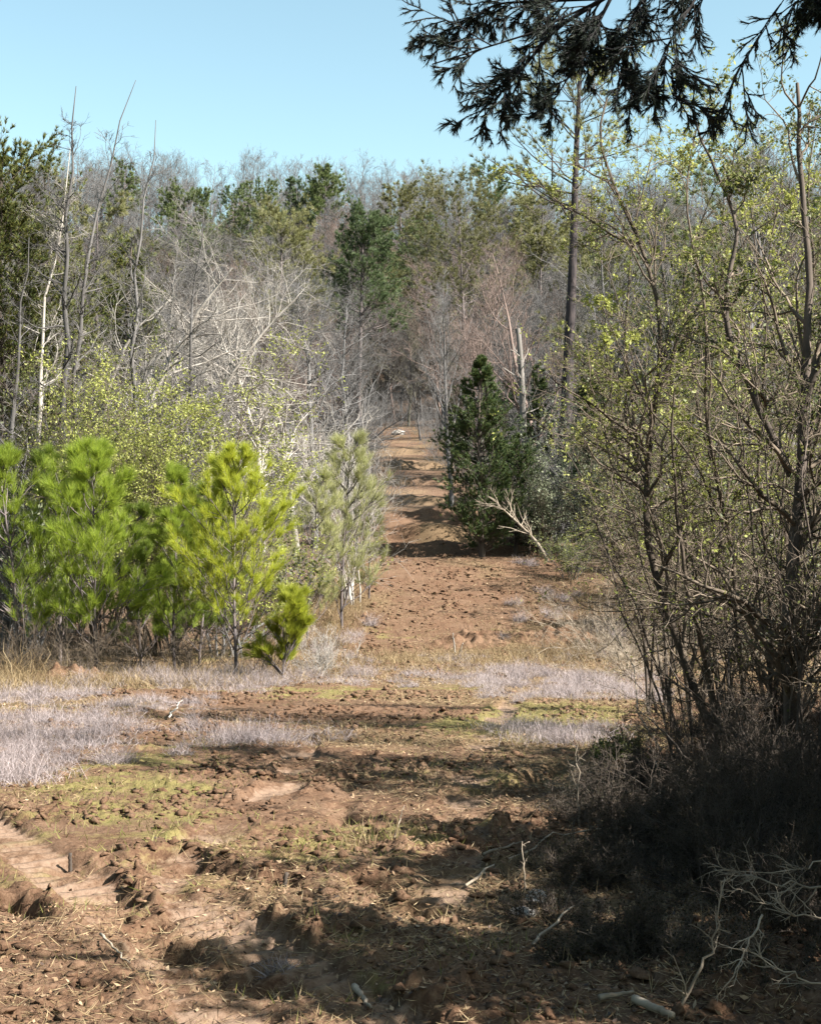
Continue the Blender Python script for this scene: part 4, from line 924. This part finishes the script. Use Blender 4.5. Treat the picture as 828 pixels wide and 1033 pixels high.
# ------------------------------------------------------------------ small things on the ground
def stick(name, label, pts, r, mat='stick', twigs=0, seed=1, cat='stick', lift=0., tw=(.2, .5), tip=.4, k2=3):
    """pts in image rows on the ground with lift above it: (px, py, lift)"""
    rng = np.random.default_rng(seed); W = []
    for p, q, l in pts:
        x, y = G(p, q); W.append([x, y, h1(x, y) + l])
    W = np.array(W); base = W[0].copy(); Q, L = poly3(W - base, 12); Q[1:-1] += rng.normal(size=(10, 3)) * L * .012
    R = (r * np.linspace(1, tip, 12))[None]
    if twigs == 0:
        v, f = tubes(Q[None], R, 7); n = 12 * 7; f = [f, np.array([list(range(6, -1, -1)), [n - 7 + i for i in range(7)]])]
        o = mesh_np(name, v, f, M[mat], smooth=False); o.location = base; tag(o, label, cat); return o
    t = thing(name, label, cat, tuple(base)); v, f = tubes(Q[None], R, 7); mesh_np('limb', v, f, M[mat], t, True)
    a = spawn(rng, Q[None], R, np.array([L]), twigs, .15, 1, (.4, 1.1), tw, .3, .6, rmin=.0025); P1, R1 = grow(rng, *a, 7, .13, .02, .4)
    b = spawn(rng, P1, R1, a[2], k2, .1, 1, (.4, 1.1), (.3, .6), .3, .7, rmin=.0018); P2, R2 = grow(rng, *b, 5, .15, 0, .5)
    v, f = merge([tubes(P1, R1, 5), tubes(P2, R2, 4)]); mesh_np('twigs', v, f, M[mat], t); return t

stick('stake', 'short dark stub standing upright left of the long furrow', [(70, 866, -.03), (70, 866.2, .09)], .011, 'dark', cat='stub', tip=.8)
stick('stake', 'dark stub tilted right near the middle of the furrow', [(284, 884, -.03), (289, 883.5, .08)], .013, 'dark', cat='stub', tip=.8)
stick('stick', 'thin stick lying between the tyre tracks at lower left', [(100, 960, .02), (130, 982, .02)], .006)
stick('stick', 'short stout stick in front of the pale tuft', [(357, 995, .03), (374, 1018, .02)], .013)
stick('stick', 'thin pale stick leaning in the shade beside the pale stones', [(538, 962, .03), (580, 930, .05)], .007)
stick('stick', 'pale bare stick near the bottom edge in the shade', [(605, 1020, .03), (640, 1016, .03)], .011)
stick('log', 'pale grey broken log end at the bottom edge', [(640, 1022, .02), (680, 1040, .02)], .015, 'stick', tip=.7, cat='log')
stick('stick', 'straight stick lying in the sunlit soil below the dark hollow', [(488, 872, .03), (530, 860, .03)], .009)
stick('stick', 'long thin dead stick on the edge of the shade', [(470, 895, .02), (560, 855, .05), (620, 850, .08)], .007)
stick('stalk', 'taller of the two pale stalks by the trail mound', [(459, 660, 0), (457, 661, .42)], .022, 'pale', cat='stalk')
stick('stalk', 'shorter of the two pale stalks by the trail mound', [(463, 660, 0), (467, 661, .24)], .018, 'pale', cat='stalk')
stick('weed_stalk', 'thin upright dead weed in front of the thicket shade', [(585, 840, 0), (580, 838, .55)], .006, twigs=5, seed=4, cat='weed', tw=(.1, .25))
stick('weed_stalk', 'tall thin pale weed leaning at the thicket edge', [(672, 830, 0), (655, 800, .5), (635, 790, .9), (610, 780, 1.2)], .007, twigs=7, seed=5, cat='weed', tw=(.1, .25))
stick('weed_stalk', 'short dead weed left of the thicket shade', [(530, 900, 0), (527, 898, .2)], .005, twigs=3, seed=6, cat='weed', tw=(.1, .25))
stick('weed_stalk', 'pale leaning stalk in the centre of the clearing', [(398, 855, 0), (408, 850, .16)], .004, cat='weed')
stick('fallen_stick', 'bleached stick lying above the grey grass tuft', [(170, 728, .03), (184, 718, .12)], .012, 'pale')
# pale brush pile at the lower right
def bpile(label, seed, pts, r, tw):
    rng = np.random.default_rng(seed); W = np.array([[(p - CX) / F * d, d, -(q - HY) / F * d] for p, q, d in pts]); base = W[0].copy()
    t = thing('dead_branch', label, 'dead branch', tuple(base)); Q, L = poly3(W - base, 14); Q[1:-1] += rng.normal(size=(12, 3)) * .006
    R = (r * .7 * np.linspace(1, .3, 14))[None]; v, f = tubes(Q[None], R, 7); mesh_np('limb', v, f, M['stick'], t, True)
    a = spawn(rng, Q[None], R, np.array([L]), tw, .1, 1, (.4, 1.1), (.15, .4), .3, .6, rmin=.002); P1, R1 = grow(rng, *a, 7, .14, .0, .4)
    b = spawn(rng, P1, R1, a[2], 4, .1, 1, (.4, 1.1), (.3, .6), .3, .7, rmin=.0011); P2, R2 = grow(rng, *b, 5, .2, 0, .5)
    v, f = merge([tubes(P1, R1, 5), tubes(P2, R2, 4)]); mesh_np('twigs', v, f, M['stick'], t)
bpile('curved pale dead branch arching down at the bottom right', 901, [(684, 1033, 4.3), (690, 1008, 4.3), (716, 970, 4.3), (724, 930, 4.35), (728, 890, 4.4)], .009, 9)
bpile('pale dead branch sloping down left in the brush pile', 902, [(770, 925, 4.5), (755, 955, 4.4), (738, 990, 4.3), (728, 1012, 4.3)], .006, 8)
bpile('long pale dead branch lying level at the right edge', 903, [(850, 890, 4.7), (815, 896, 4.7), (780, 893, 4.7), (745, 885, 4.8), (725, 872, 4.8)], .007, 18)
bpile('pale twiggy branch on top of the brush pile', 904, [(850, 860, 4.9), (815, 878, 4.9), (775, 880, 4.9), (735, 878, 4.9)], .005, 16)
bpile('pale dead twig fanning over the shade at the right edge', 905, [(840, 930, 4.5), (800, 925, 4.5), (765, 905, 4.6), (740, 898, 4.6)], .005, 14)
bpile('pale dead twig low in the bottom right corner', 906, [(845, 1000, 4.3), (800, 985, 4.3), (760, 965, 4.3), (735, 958, 4.3)], .005, 10)

# grass tufts
def tuft(px, py, n, ln, mat, label, sp=.03, wd=.0025, lean=.6):
    rng = np.random.default_rng(int(px * 7 + py)); x, y = G(px, py); xs = x + rng.normal(size=n) * sp; ys = y + rng.normal(size=n) * sp
    V, Fs = blades(rng, xs, ys, ln, wd, lean); b = np.array([x, y, h1(x, y)])
    o = mesh_np('grass_tuft', V - b, Fs, M[mat]); o.location = b; tag(o, label, 'grass tuft', None); return o
tuft(280, 972, 130, .11, 'wisp', 'pale bleached grass tuft in the churned soil at the bottom', .022, .0022, .8)
tuft(375, 858, 60, .22, 'straw', 'upright dry grass tuft left of the middle track', .09, .0018, .2)
tuft(245, 750, 900, .34, 'wisp', 'rounded grey grass tuft at the left of the dirt', .22, .0015, .6)
tuft(12, 790, 700, .28, 'wisp', 'grey grass tuft at the left edge', .16, .0015, .6)
tuft(575, 750, 900, .32, 'wisp', 'grey grass tuft beside the thicket shade', .26, .0015, .6)
tuft(20, 688, 260, .75, 'straw', 'tall tan grass clump at the left under the saplings', .25, .004, .5)
tuft(325, 655, 260, .7, 'straw', 'tall tan grass clump right of the yellow seedling', .25, .004, .5)

# pale lumps of lichen covered rock in the shade
def rock(px, py, s, label, seed, mat='pale'):
    rng = np.random.default_rng(seed); import bmesh
    bm = bmesh.new(); bmesh.ops.create_icosphere(bm, subdivisions=3, radius=1)
    for v in bm.verts:
        c = v.co; k = 1 + .35 * float(fbm(np.array([c.x * 1.3 + seed]), np.array([c.y * 1.3 + c.z * 1.7]), 1., 3, seed)[0]); v.co = c * k
        v.co.x *= 1.3; v.co.z *= .6
    me = bpy.data.meshes.new('stone'); bm.to_mesh(me); bm.free(); me.materials.append(M[mat]); o = bpy.data.objects.new('stone', me); COL.objects.link(o)
    x, y = G(px, py); o.location = (x, y, h1(x, y) + s * .2); o.scale = (s, s, s); o.rotation_euler = (0, 0, seed); tag(o, label, 'stone')
rock(528, 925, .045, 'pale stone at the edge of the shade, lower of two', 3)
rock(542, 910, .05, 'pale stone at the edge of the shade, upper of two', 5)
rock(402, 438, .5, 'small pale stone at the far end of the red trail', 7)

# earth mound under the saplings
def mound(px, py, r, h, label, seed):
    x0, y0 = G(px, py); n = 70; g = np.linspace(-1.3, 1.3, n); X, Y = np.meshgrid(g, g); rr = np.hypot(X, Y)
    wx = x0 + X * r; wy = y0 + Y * r * .6
    Z = H(wx.ravel(), wy.ravel()).reshape(n, n) + h * np.exp(-(rr * 1.5) ** 2) * np.clip(.8 + .6 * fbm(wx, wy, .2, 3, seed), .2, 1.5) - .05 * sstep(.6, 1.2, rr)
    i = np.arange(n - 1)[:, None] * n + np.arange(n - 1)[None, :]; Fc = np.stack([i, i + 1, i + n + 1, i + n], -1).reshape(-1, 4)
    b = np.array([x0, y0, h1(x0, y0)]); V = np.stack([wx, wy, Z], -1).reshape(-1, 3) - b
    o = mesh_np('dirt_mound', V, Fc, M['clod'], smooth=True); o.location = b; tag(o, label, 'dirt mound')
mound(70, 688, .9, .25, 'red dirt mound under the leftmost saplings', 3)
mound(470, 652, 1.0, .22, 'churned dirt mound with two pale stalks', 4)
mound(560, 650, 1.1, .14, 'churned dirt mound in front of the dry bush', 6)

# ------------------------------------------------------------------ camera, light, sky
cam = bpy.data.cameras.new('camera'); co = bpy.data.objects.new('camera', cam); COL.objects.link(co)
cam.sensor_fit = 'HORIZONTAL'; cam.sensor_width = 36; cam.lens = 36 * F / 828; cam.clip_end = 3000; cam.clip_start = .05
co.rotation_euler = (radians(90) - math.atan((516.5 - HY) / F), 0, 0); scene.camera = co

EL = 41.; AZ = 115.   # compass-like: from +Y towards +X
w = bpy.data.worlds.new('World'); scene.world = w; w.use_nodes = True; nt = w.node_tree
bg = nt.nodes['Background']; sky = nt.nodes.new('ShaderNodeTexSky'); sky.sky_type = 'NISHITA'; sky.sun_disc = False
sky.sun_elevation = radians(EL); sky.sun_rotation = radians(AZ); sky.altitude = 100; sky.air_density = 1.0; sky.dust_density = 1.2; sky.ozone_density = 1.2
tint = nt.nodes.new('ShaderNodeMix'); tint.data_type = 'RGBA'; tint.blend_type = 'MULTIPLY'; tint.inputs[0].default_value = 1
tint.inputs[7].default_value = (1.2, 1.26, 1.0, 1); nt.links.new(sky.outputs[0], tint.inputs[6]); nt.links.new(tint.outputs[2], bg.inputs[0]); bg.inputs[1].default_value = .057
sun = bpy.data.lights.new('sun', 'SUN'); sun.energy = 5.0; sun.angle = radians(.5); sun.color = (1, .95, .88)
so = bpy.data.objects.new('sun', sun); COL.objects.link(so)
import mathutils
dv = mathutils.Vector((sin(radians(AZ)) * cos(radians(EL)), cos(radians(AZ)) * cos(radians(EL)), sin(radians(EL))))
so.rotation_euler = dv.to_track_quat('Z', 'Y').to_euler(); so.location = dv * 50
vs = scene.view_settings; vs.view_transform = 'Standard'; vs.look = 'None'; vs.gamma = 1; vs.exposure = 2.08
scene.cycles.max_bounces = 5; scene.cycles.diffuse_bounces = 1; scene.cycles.transmission_bounces = 3
